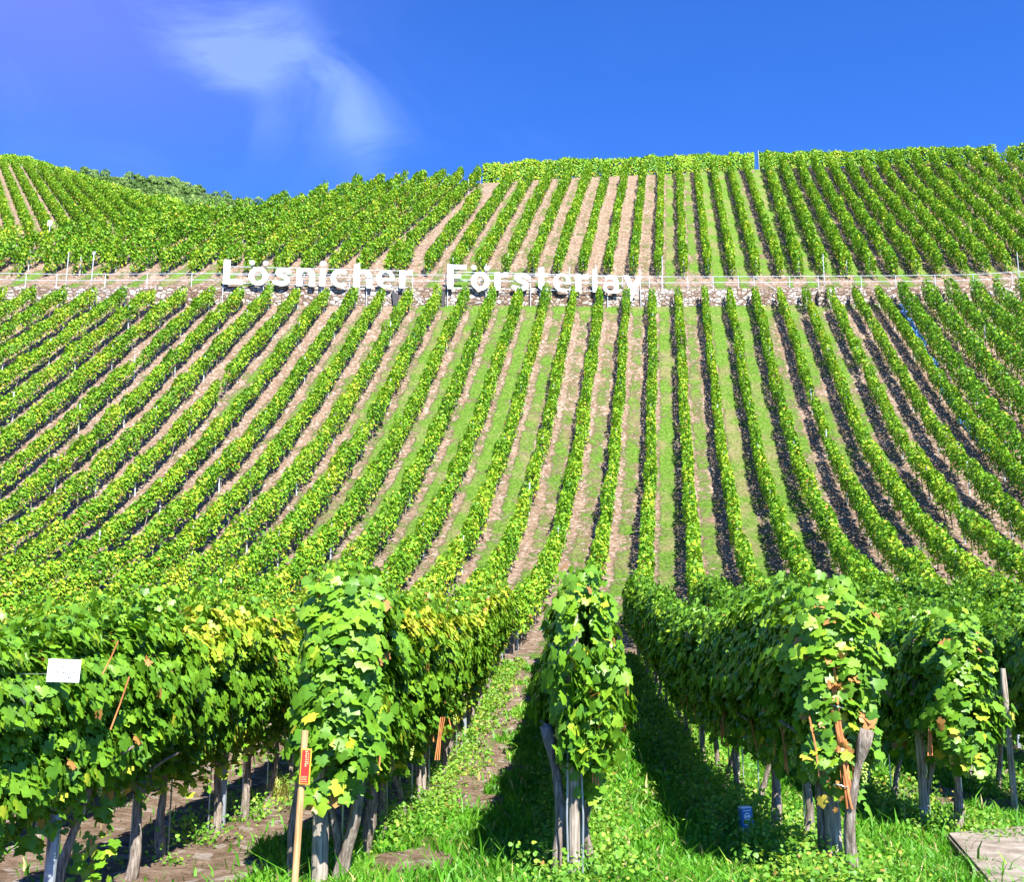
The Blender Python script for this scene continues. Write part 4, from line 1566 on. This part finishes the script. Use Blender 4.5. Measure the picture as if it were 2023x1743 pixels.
# end posts
def round_post(name, label, x, y, h, r, leanx=0.0, leany=0.0, m=None, extra=None):
    root = thing(name, label, 'post', (x, y, gz(x, y)))
    mb = MB()
    rr = random.Random(int(x * 100) + 5)
    pts = [(leanx * t * h, leany * t * h, -0.3 + t * (h + 0.3)) for t in np.linspace(0, 1, 9)]
    rad = [r * rr.uniform(0.95, 1.04) for _ in pts]; rad[-1] *= 0.93
    mb.tube(pts, rad, 14, jit=0.04)
    mb.build('shaft', m or M_WOOD, root, smooth=False)
    return root


yk = {k: START[k] for k in START}
x0_ = float(row_xy('near', 0, 7.8))
p0 = at_px(1131, 1300, 7.66)
root = round_post('end_post', 'round weathered post at the front of the middle row, its top clear of leaves', p0.x, p0.y, 1.90, 0.044)
for i, dx in enumerate((-0.045, 0.05)):
    mb = MB(); mb.tube([(dx, -.05, 0.02), (dx * 1.2, -.055, 0.5), (dx * .9, -.055, 1.0)], 0.007, 6)
    mb.build('steel_rod', M_GALV, root)
p1 = at_px(1652, 1743, 7.62)
root = round_post('end_post', 'stout round post with a pale wire ring, among orange canes', p1.x, p1.y, 1.95, 0.055)
mb = MB(); mb.tube([(0.062 * math.cos(a), 0.062 * math.sin(a), 0.17 + .004 * math.sin(3 * a)) for a in np.linspace(0, 6.283, 22)], 0.006, 6, cap=False)
mb.build('wire_ring', M_RAIL, root)
mb = MB(); mb.tube([(0.085, -.03, 0.0), (.085, -.03, .30), (.095, -.03, .34), (.115, -.03, .335), (.118, -.03, .27)], 0.006, 6)
mb.build('wire_hook', M_RAIL, root)
p2 = at_px(1826, 1640, 10.45)
root = round_post('end_post', 'slim round post of the second row right of the middle, its top showing', p2.x, p2.y, 1.86, 0.042, leanx=0.02)
mb = MB(); mb.tube([(0.047 * math.cos(a), 0.047 * math.sin(a), 0.22) for a in np.linspace(0, 6.283, 18)], 0.005, 6, cap=False)
mb.build('wire_ring', M_RAIL, root)
p3 = at_px(632, 1743, 7.75)
root = round_post('end_post', 'flat split grey post right of the wooden stake', p3.x, p3.y, 1.1, 0.060, leanx=-0.015)
p4 = at_px(2004, 1585, 11.9)
root = round_post('end_post', 'dark thin post of the third row right of the middle', p4.x, p4.y, 1.6, 0.035)

# extra old trunks framing the front ends
for (px, d, lab, s, sc_) in ((1690, 7.35, 'grey old vine trunk right of the wire-ringed post', 3, 1.25), (1105, 7.45, 'crooked old vine trunk left of the weathered middle post', 5, 1.2), (1150, 7.9, 'straight old vine trunk right of the weathered middle post', 2, 1.1),
                             (668, 7.7, 'leaning old vine trunk right of the flat split post', 6, 1.3), (600, 8.0, 'old vine trunk close behind the wooden stake', 1, 1.2), (1625, 8.2, 'old vine trunk left of the wire-ringed post', 4, 1.2)):
    P = at_px(px, 1743, d)
    o = link('old_vine', BARE[s], loc=(P.x, P.y, gz(P.x, P.y))); o.scale = (sc_ * .95, sc_ * .95, 1.28)
    o.rotation_euler = (0, 0, s * 1.3)
    tag(o, lab, 'vine trunk', 'old trunks at the row ends')


# orange canes tied to the right post
def cane_bundle():
    r = random.Random(12)
    P = at_px(1655, 1500, 7.38)
    zg = gz(P.x, P.y)
    root = thing('cane_bundle', 'bundle of orange dried canes tied upright on the right front post', 'canes', (P.x, P.y, zg))
    for i in range(11):
        mb = MB()
        top = r.uniform(1.15, 1.62); bot = r.uniform(0.52, 0.72)
        a = (r.uniform(-.05, .03), r.uniform(-.02, .03)); b_ = (r.uniform(-.02, .09) + (0.08 if i % 4 == 0 else 0), r.uniform(-.02, .02))
        pts = [Vector((a[0], a[1], top)).lerp(Vector((b_[0], b_[1], bot)), t) + Vector((r.uniform(-.010, .010), r.uniform(-.01, .01), 0)) for t in np.linspace(0, 1, 7)]
        mb.tube(pts, r.uniform(.0045, .0085), 6)
        mb.build('cane', M_CANE, root)
    for z in (0.72, 1.25):
        mb = MB(); mb.tube([(0.01 + .05 * math.cos(a), .04 * math.sin(a), z + .01 * math.sin(a * 2)) for a in np.linspace(0, 6.283, 18)], .004, 5, cap=False)
        mb.build('tie', M_WIRE, root)
    # dried curled leaves on the canes
    n = 34
    rg_ = np.random.default_rng(5)
    Pp = np.stack([rg_.normal(0.01, .06, n), rg_.normal(-.02, .03, n), rg_.uniform(.55, 1.6, n)], -1)
    V, F = leaves(Pp, unit(rg_.normal(size=(n, 3)) + [0, -.8, .2]), rg_.uniform(.03, .065, n), LEAF_V * [1, 1, 5.0], LEAF_F, rg=rg_)
    link('dried_leaves', mesh_from('dried_leaves', V, F, M_LEAF, np.full(len(V), 1.0)), root)


cane_bundle()
for i, (px, py, d, l, lean, lab) in enumerate(((222, 1390, 7.05, .34, .10, 'bright orange cane slanting among the leaves right of the white sign'), (205, 1300, 7.15, .22, .09, 'short orange cane above the long one near the white sign'),
                                               (1170, 1500, 7.5, .35, .02, 'red brown cane hanging in the front leaves of the middle row'), (860, 1460, 10.2, .4, .05, 'orange cane tuft hanging under the row beside the stake'),
                                               (1830, 1450, 9.9, .4, .05, 'orange brown cane beside the slim post at the right'))):
    P = at_px(px, py, d)
    mb = MB()
    for j in range(1 if i < 2 else 3):
        mb.tube([(j * .02, 0, -l / 2), (lean / 2 + j * .012, .01, 0), (lean + j * .02, 0, l / 2)], .0055, 6)
    o = mb.build('dried_cane', M_CANE, loc=P); tag(o, lab, 'cane')


# ------------------------------------------------------------------ stake with the red tag
def text_line(mb, x0, y, z, w, h, r, M=None, n=7):
    """a row of small raised strokes that read as print too small to spell out"""
    x = x0
    while x < x0 + w - h * .3:
        cw = h * r.uniform(.35, .75)
        mb.box(x, y - .0008, z, x + cw * .35, y, z + h * r.choice((1, 1, .7)), M)
        mb.box(x + cw * .35, y - .0008, z + h * r.choice((0, .4)), x + cw * .8, y, z + h * r.choice((.55, .7)), M)
        x += cw + h * .25


def stake():
    P = at_px(577, 1743, 6.55)
    zg = gz(P.x, P.y)
    top = at_px(595, 1447, 6.6)
    root = thing('wooden_stake', 'pale orange wooden stake carrying a red and yellow tag', 'stake', (P.x, P.y, zg))
    h = top.z - zg; lx = top.x - P.x
    mb = MB(); mb.tube([(lx * t - 0.0, 0, -0.25 + t * (h + .25)) for t in np.linspace(0, 1, 8)], 0.0215, 14)
    mb.build('shaft', M_STAKE, root, smooth=False)
    M_RED, _, _ = mat('tag_red', (0.75, 0.025, 0.02), 0.4, 0.5)
    M_YEL, _, _ = mat('tag_yellow', (0.85, 0.42, 0.04), 0.5, 0.4)
    M_INK, _, _ = mat('tag_print', (0.90, 0.55, 0.25), 0.5, 0.3)
    ct = at_px(597, 1519, 6.55)
    c = Vector((ct.x - P.x, -0.032, ct.z - zg))
    Mx = Matrix.Translation(c) @ Matrix.Rotation(math.radians(2.5), 4, 'Y')
    tg = MB(); tg.box(-.033, -.004, -.108, .033, .004, .108, Mx, bev=.003)
    t = tg.build('tag', M_YEL, root)
    mb = MB(); mb.box(-.026, -.0065, -.100, .026, -.003, .100, Mx, bev=.0015); mb.build('tag_face', M_RED, t)
    mb = MB(); r = random.Random(2)
    R90 = Mx @ Matrix.Rotation(math.radians(90), 4, 'Y')
    text_line(mb, -.095, -.0072, -.004, .10, .014, r, R90)
    text_line(mb, -.085, -.0072, .012, .07, .007, r, R90)
    for z in (-.092, -.080, -.071, -.062):
        text_line(mb, -.022, -.0072, z, .040, .006, r, Mx)
    mb.build('tag_lettering', M_INK, t)


stake()


# ------------------------------------------------------------------ small white sign on a galvanised pole
def small_sign():
    P = at_px(93, 1760, 6.85); zg = gz(P.x, P.y)
    top = at_px(143, 1277, 7.3)
    root = thing('vineyard_sign', 'small white sign with blue lettering on a leaning galvanised pole', 'sign', (P.x, P.y, zg))
    b0 = Vector((P.x, P.y, zg))
    t = top - b0
    mb = MB(); mb.tube([Vector((0, 0, -.3)), t * 0.5, t], 0.037, 12); mb.build('pole', M_GALV, root)
    mb = MB(); mb.tube([t + Vector((0, 0, -.055)), t + Vector((0, 0, .01))], 0.043, 12); cp_ = mb.build('pole_cap', M_GALV, root)
    c = at_px(126, 1326, 6.62) - b0
    Mx = Matrix.Translation(c) @ Matrix.Rotation(math.radians(2), 4, 'Y') @ Matrix.Rotation(math.radians(4), 4, 'Z')
    mb = MB(); mb.box(-.100, -.003, -.070, .100, .003, .070, Mx, bev=.0025); bd = mb.build('board', M_SIGN, root)
    M_BLUE, _, _ = mat('sign_blue_print', (0.008, 0.05, 0.16), 0.5, 0.3)
    rr = random.Random(6)
    for x_, z_, w_, h_ in ((-.012, .018, .018, .012), (.012, .016, .036, .011), (-.050, -.014, .066, .010), (.050, -.014, .030, .010), (-.070, -.044, .030, .008), (-.010, -.044, .010, .008), (.008, -.046, .062, .011)):
        mb = MB(); text_line(mb, x_, -.0036, z_, w_, h_ * 1.35, rr, Mx); mb.build('lettering', M_BLUE, bd)


small_sign()


# ------------------------------------------------------------------ blue and white carton standing under the right row
CARTON = ground_px(1477, 1662)


def carton():
    G = CARTON
    root = thing('drink_carton', 'tall blue and white carton standing in the weeds under the right row', 'carton', (G.x, G.y, gz(G.x, G.y)), rz=0.15)
    M_W, _, _ = mat('carton_white', (0.80, 0.83, 0.86), 0.45, 0.4)
    M_B, t, p = mat('carton_blue', (0.02, 0.17, 0.50), 0.4, 0.5)
    tl = Matrix.Rotation(math.radians(-3), 4, 'Y')
    mb = MB(); mb.box(-.052, -.045, 0, .052, .045, .17, tl, bev=.004); mb.build('lower_sleeve', M_W, root)
    mb = MB(); mb.box(-.0535, -.0465, .115, .0535, .0465, .285, tl, bev=.004); b_ = mb.build('upper_sleeve', M_B, root)
    mb = MB(); mb.box(-.050, -.043, .284, .050, .043, .296, tl, bev=.003); mb.build('rim', M_W, root)
    mb = MB()
    n = 20
    for (cx_, cz_, rx_, rz_) in ((0.0, .215, .030, .034),):
        v = [(cx_ + rx_ * math.cos(a), -.0478, cz_ + rz_ * math.sin(a)) for a in np.linspace(0, 6.283, n, endpoint=False)]
        v2 = [(cx_ + rx_ * .7 * math.cos(a), -.0478, cz_ + rz_ * .7 * math.sin(a)) for a in np.linspace(0, 6.283, n, endpoint=False)]
        vv = [tl @ Vector(a) for a in v + v2]
        mb.add(vv, [(i, (i + 1) % n, n + (i + 1) % n, n + i) for i in range(n)])
    mb.box(-.020, -.0482, .205, .020, -.0475, .225, tl)
    mb.box(-.035, -.0482, .262, .035, -.0475, .270, tl)
    mb.box(-.030, -.0482, .140, .024, -.0475, .150, tl)
    mb.build('emblem', M_W, b_)


carton()


# ------------------------------------------------------------------ concrete slab at the right
def slab():
    m, t, p = mat('old_concrete', rough=0.95, spec=0.1)
    tcx = N(t, 'ShaderNodeTexCoord')
    n1 = noise(t, 3.5, 7, 0.65, tcx.outputs['Object']); n2 = noise(t, 40, 4, 0.7, tcx.outputs['Object'])
    c = ramp(t, n1, [(0.3, (0.13, 0.105, 0.08)), (0.5, (0.25, 0.21, 0.17)), (0.7, (0.36, 0.325, 0.28))])
    c = mix(t, 1.0, c, ramp(t, n2, [(0.35, (.75, .75, .75)), (.6, (1.08, 1.08, 1.08))]), 'MULTIPLY')
    t.links.new(c, p.inputs['Base Color']); bump(t, p, n2, .5, .01)
    pts = [ground_px(1872, 1680), ground_px(2140, 1668), ground_px(2320, 1790), ground_px(1975, 1790)]
    z = max(gz(q.x, q.y) for q in pts) + 0.07
    b0 = Vector((pts[0].x, pts[0].y, z))
    bm = bmesh.new()
    top = [bm.verts.new(Vector((q.x, q.y, z)) - b0) for q in pts]
    f = bm.faces.new(top)
    ex = bmesh.ops.extrude_face_region(bm, geom=[f])
    bmesh.ops.translate(bm, verts=[v for v in ex['geom'] if isinstance(v, bmesh.types.BMVert)], vec=(0, 0, -.35))
    bmesh.ops.recalc_face_normals(bm, faces=bm.faces)
    bmesh.ops.bevel(bm, geom=[e for e in bm.edges], offset=.02, segments=2, affect='EDGES')
    me = bpy.data.meshes.new('concrete_slab'); bm.to_mesh(me); bm.free(); me.materials.append(m)
    o = link('concrete_slab', me, loc=b0)
    tag(o, 'worn pale concrete slab in the grass at the lower right', 'slab')


slab()


# ------------------------------------------------------------------ grass and weeds of the near floor
def grass():
    r = np.random.default_rng(21)
    n = 620000
    # more blades close to the camera
    Y = 5.5 + (r.random(n) ** 1.7) * 24
    X = r.uniform(-1, 1, n) * (Y * 0.55 + 1.5)
    g = near_grass(X, Y)
    u = row_u('near', X, Y)
    cl = 0.5 + 0.5 * np.sin(X * 7.3 + np.sin(Y * 5.1) * 2) * np.sin(Y * 6.7 + np.sin(X * 4.3) * 2)
    keep = ~((X > 3.75) & (Y < 9.3) & (Y > 6.9)) & (r.random(n) < np.clip((g - 0.25) * 1.35, 0.015, 1) * (0.45 + 0.55 * cl))
    X, Y = X[keep], Y[keep]; cl = cl[keep]
    Z = ground(X, Y)
    k = in_view(X, Y, Z, 60); X, Y, Z, cl = X[k], Y[k], Z[k], cl[k]
    n = len(X); print('blades', n)
    h = r.uniform(0.05, 0.13, n) * (0.7 + 0.7 * cl) * (1 + (r.random(n) < 0.04) * 1.0)
    w = 0.0045 * r.uniform(.7, 1.4, n) * (1 + Y / 9)
    a = r.uniform(0, 6.28, n); bend = r.uniform(0.2, 1.1, n) * h
    c, s = np.cos(a), np.sin(a); a2 = r.uniform(0, 6.28, n); c2, s2 = np.cos(a2), np.sin(a2)
    B = np.stack([X, Y, Z - .01], -1)
    wv = np.stack([c * w, s * w, 0 * w], -1)
    mid = B + np.stack([c2 * bend * .3, s2 * bend * .3, h * .65], -1); tip = B + np.stack([c2 * bend, s2 * bend, h * 0.98], -1)
    V = np.stack([B - wv, B + wv, mid + wv * .75, mid - wv * .75, tip], 1)
    F4 = np.array([(0, 1, 2, 3)])[None] + (np.arange(n) * 5)[:, None, None]
    F3 = np.array([(3, 2, 4)])[None] + (np.arange(n) * 5)[:, None, None]
    pn = 0.5 + 0.5 * np.sin(X * 1.7 + 1) * np.sin(Y * 1.3)
    t = np.clip(0.42 + 0.25 * (pn - .5) + r.normal(size=n) * .14 + 0.12 * np.clip((Y - 14) / 10, 0, 1), 0, .9)
    t = np.where(r.random(n) < 0.05, 1.0, t)
    o = link('grass', mesh_from('grass', V.reshape(-1, 3), [F4.reshape(-1, 4), F3.reshape(-1, 3)], M_GRASS, np.repeat(t, 5)))
    o['kind'] = 'stuff'; o['label'] = 'short green grass growing in the alleys between the near rows'; o['category'] = 'grass'


grass()


def weeds():
    r = np.random.default_rng(31)
    P = []; S_ = []; T = []
    n = 4200
    Y = 5.8 + r.random(n) ** 1.3 * 23
    k = r.choice([-1, 0, 1, 2, 3, -2], n, p=[.12, .16, .34, .18, .14, .06])
    off = r.normal(size=n) * 0.13
    X = row_xy('near', k, Y) + off * 1.8 + np.where(k == 1, -0.16, 0) + np.where(k == -1, .1, 0)
    kk = in_view(X, Y, ground(X, Y), 80)
    pxw, pyw, _ = proj(X, Y, ground(X, Y))
    kk &= ~((X > 3.55) & (Y < 9.55))
    kk &= ~((np.hypot(X - CARTON.x, Y - CARTON.y + 0.22) < 0.34))
    kk &= ~((Y < 9.3) & (row_u('near', X, Y) < -0.6))
    X, Y, k = X[kk], Y[kk], k[kk]
    for x, y, kq in zip(X, Y, k):
        m = r.integers(16, 46); hh = r.uniform(.08, .30) * (1.15 if kq == 1 else 1); rad = r.uniform(.07, .18)
        q = r.normal(size=(m, 3)) * [rad * .6, rad * .6, 0]
        q[:, 2] = np.abs(r.random(m)) * hh
        z = float(ground(x, y))
        P.append(q + [x, y, z + .02]); S_.append(r.uniform(.018, .042, m) * (1 + max(0, y - 12) / 25)); T.append(np.clip(r.normal(.5 + r.uniform(-.15, .2), .15, m), 0, .93))
    P = np.concatenate(P); S_ = np.concatenate(S_); T = np.concatenate(T)
    T = np.where(r.random(len(T)) < .012, 1.0, T)
    Nn = unit(r.normal(size=P.shape) * .6 + [0, -.15, .75])
    V, F = leaves(P, Nn, S_, MID_V, MID_F, 0.1, r)
    o = link('ground_cover', mesh_from('ground_cover', V, F, M_WEED, np.repeat(T, 6)))
    o['kind'] = 'stuff'; o['label'] = 'low leafy weeds growing along the feet of the near vine rows'; o['category'] = 'weeds'


weeds()


def tuft(px, py, n, h, label, tint, spread=.1):
    G = ground_px(px, py); r = np.random.default_rng(px)
    a = r.uniform(0, 6.28, n); l = r.uniform(.5, 1, n) * h; out = r.uniform(.2, 1.0, n) * spread * 2.2
    bx = r.normal(size=(n, 2)) * spread * .4
    B = np.stack([bx[:, 0], bx[:, 1], 0 * l], -1); w = .006
    c, s = np.cos(a), np.sin(a)
    wv = np.stack([-s * w, c * w, 0 * c], -1)
    mid = B + np.stack([c * out * .4, s * out * .4, l * .7], -1); tip = B + np.stack([c * out, s * out, l * .85], -1)
    V = np.stack([B - wv, B + wv, mid + wv, mid - wv, tip], 1)
    F4 = np.array([(0, 1, 2, 3)])[None] + (np.arange(n) * 5)[:, None, None]; F3 = np.array([(3, 2, 4)])[None] + (np.arange(n) * 5)[:, None, None]
    t = np.clip(r.normal(tint, .12, n), 0, 1)
    o = link('grass_tuft', mesh_from('grass_tuft', V.reshape(-1, 3), [F4.reshape(-1, 4), F3.reshape(-1, 3)], M_GRASS, np.repeat(t, 5)), loc=(G.x, G.y, gz(G.x, G.y)))
    tag(o, label, 'grass tuft')


tuft(545, 1590, 90, .42, 'tall straw coloured grass tuft left of the wooden stake', .93, .16)
tuft(762, 1700, 60, .16, 'low dark weed tuft on the bare soil patch left of the middle row', .25, .08)


def sapling(px, py, h, n, label):
    """a young vine shoot standing on the soil below the white sign"""
    G = ground_px(px, py); r = np.random.default_rng(px)
    root = thing('vine_shoot', label, 'shoot', (G.x, G.y, gz(G.x, G.y)))
    mb = MB(); mb.tube([(0, 0, -.05), (.03, 0, h * .5), (.0, 0, h)], .007, 6); mb.build('stem', M_CANE, root)
    P = np.stack([r.normal(size=n) * .09, r.normal(size=n) * .09, r.uniform(.05, h + .05, n)], -1)
    V, F = leaves(P, unit(r.normal(size=(n, 3)) * .5 + [0, -.7, .5]), r.uniform(.05, .09, n), LEAF_V, LEAF_F, rg=r)
    link('foliage', mesh_from('shoot_foliage', V, F, M_LEAF, np.repeat(np.clip(r.normal(.6, .1, n), 0, .9), len(LEAF_V))), root)


sapling(170, 1790, .45, 46, 'young leafy shoot on the bare soil right of the galvanised pole')
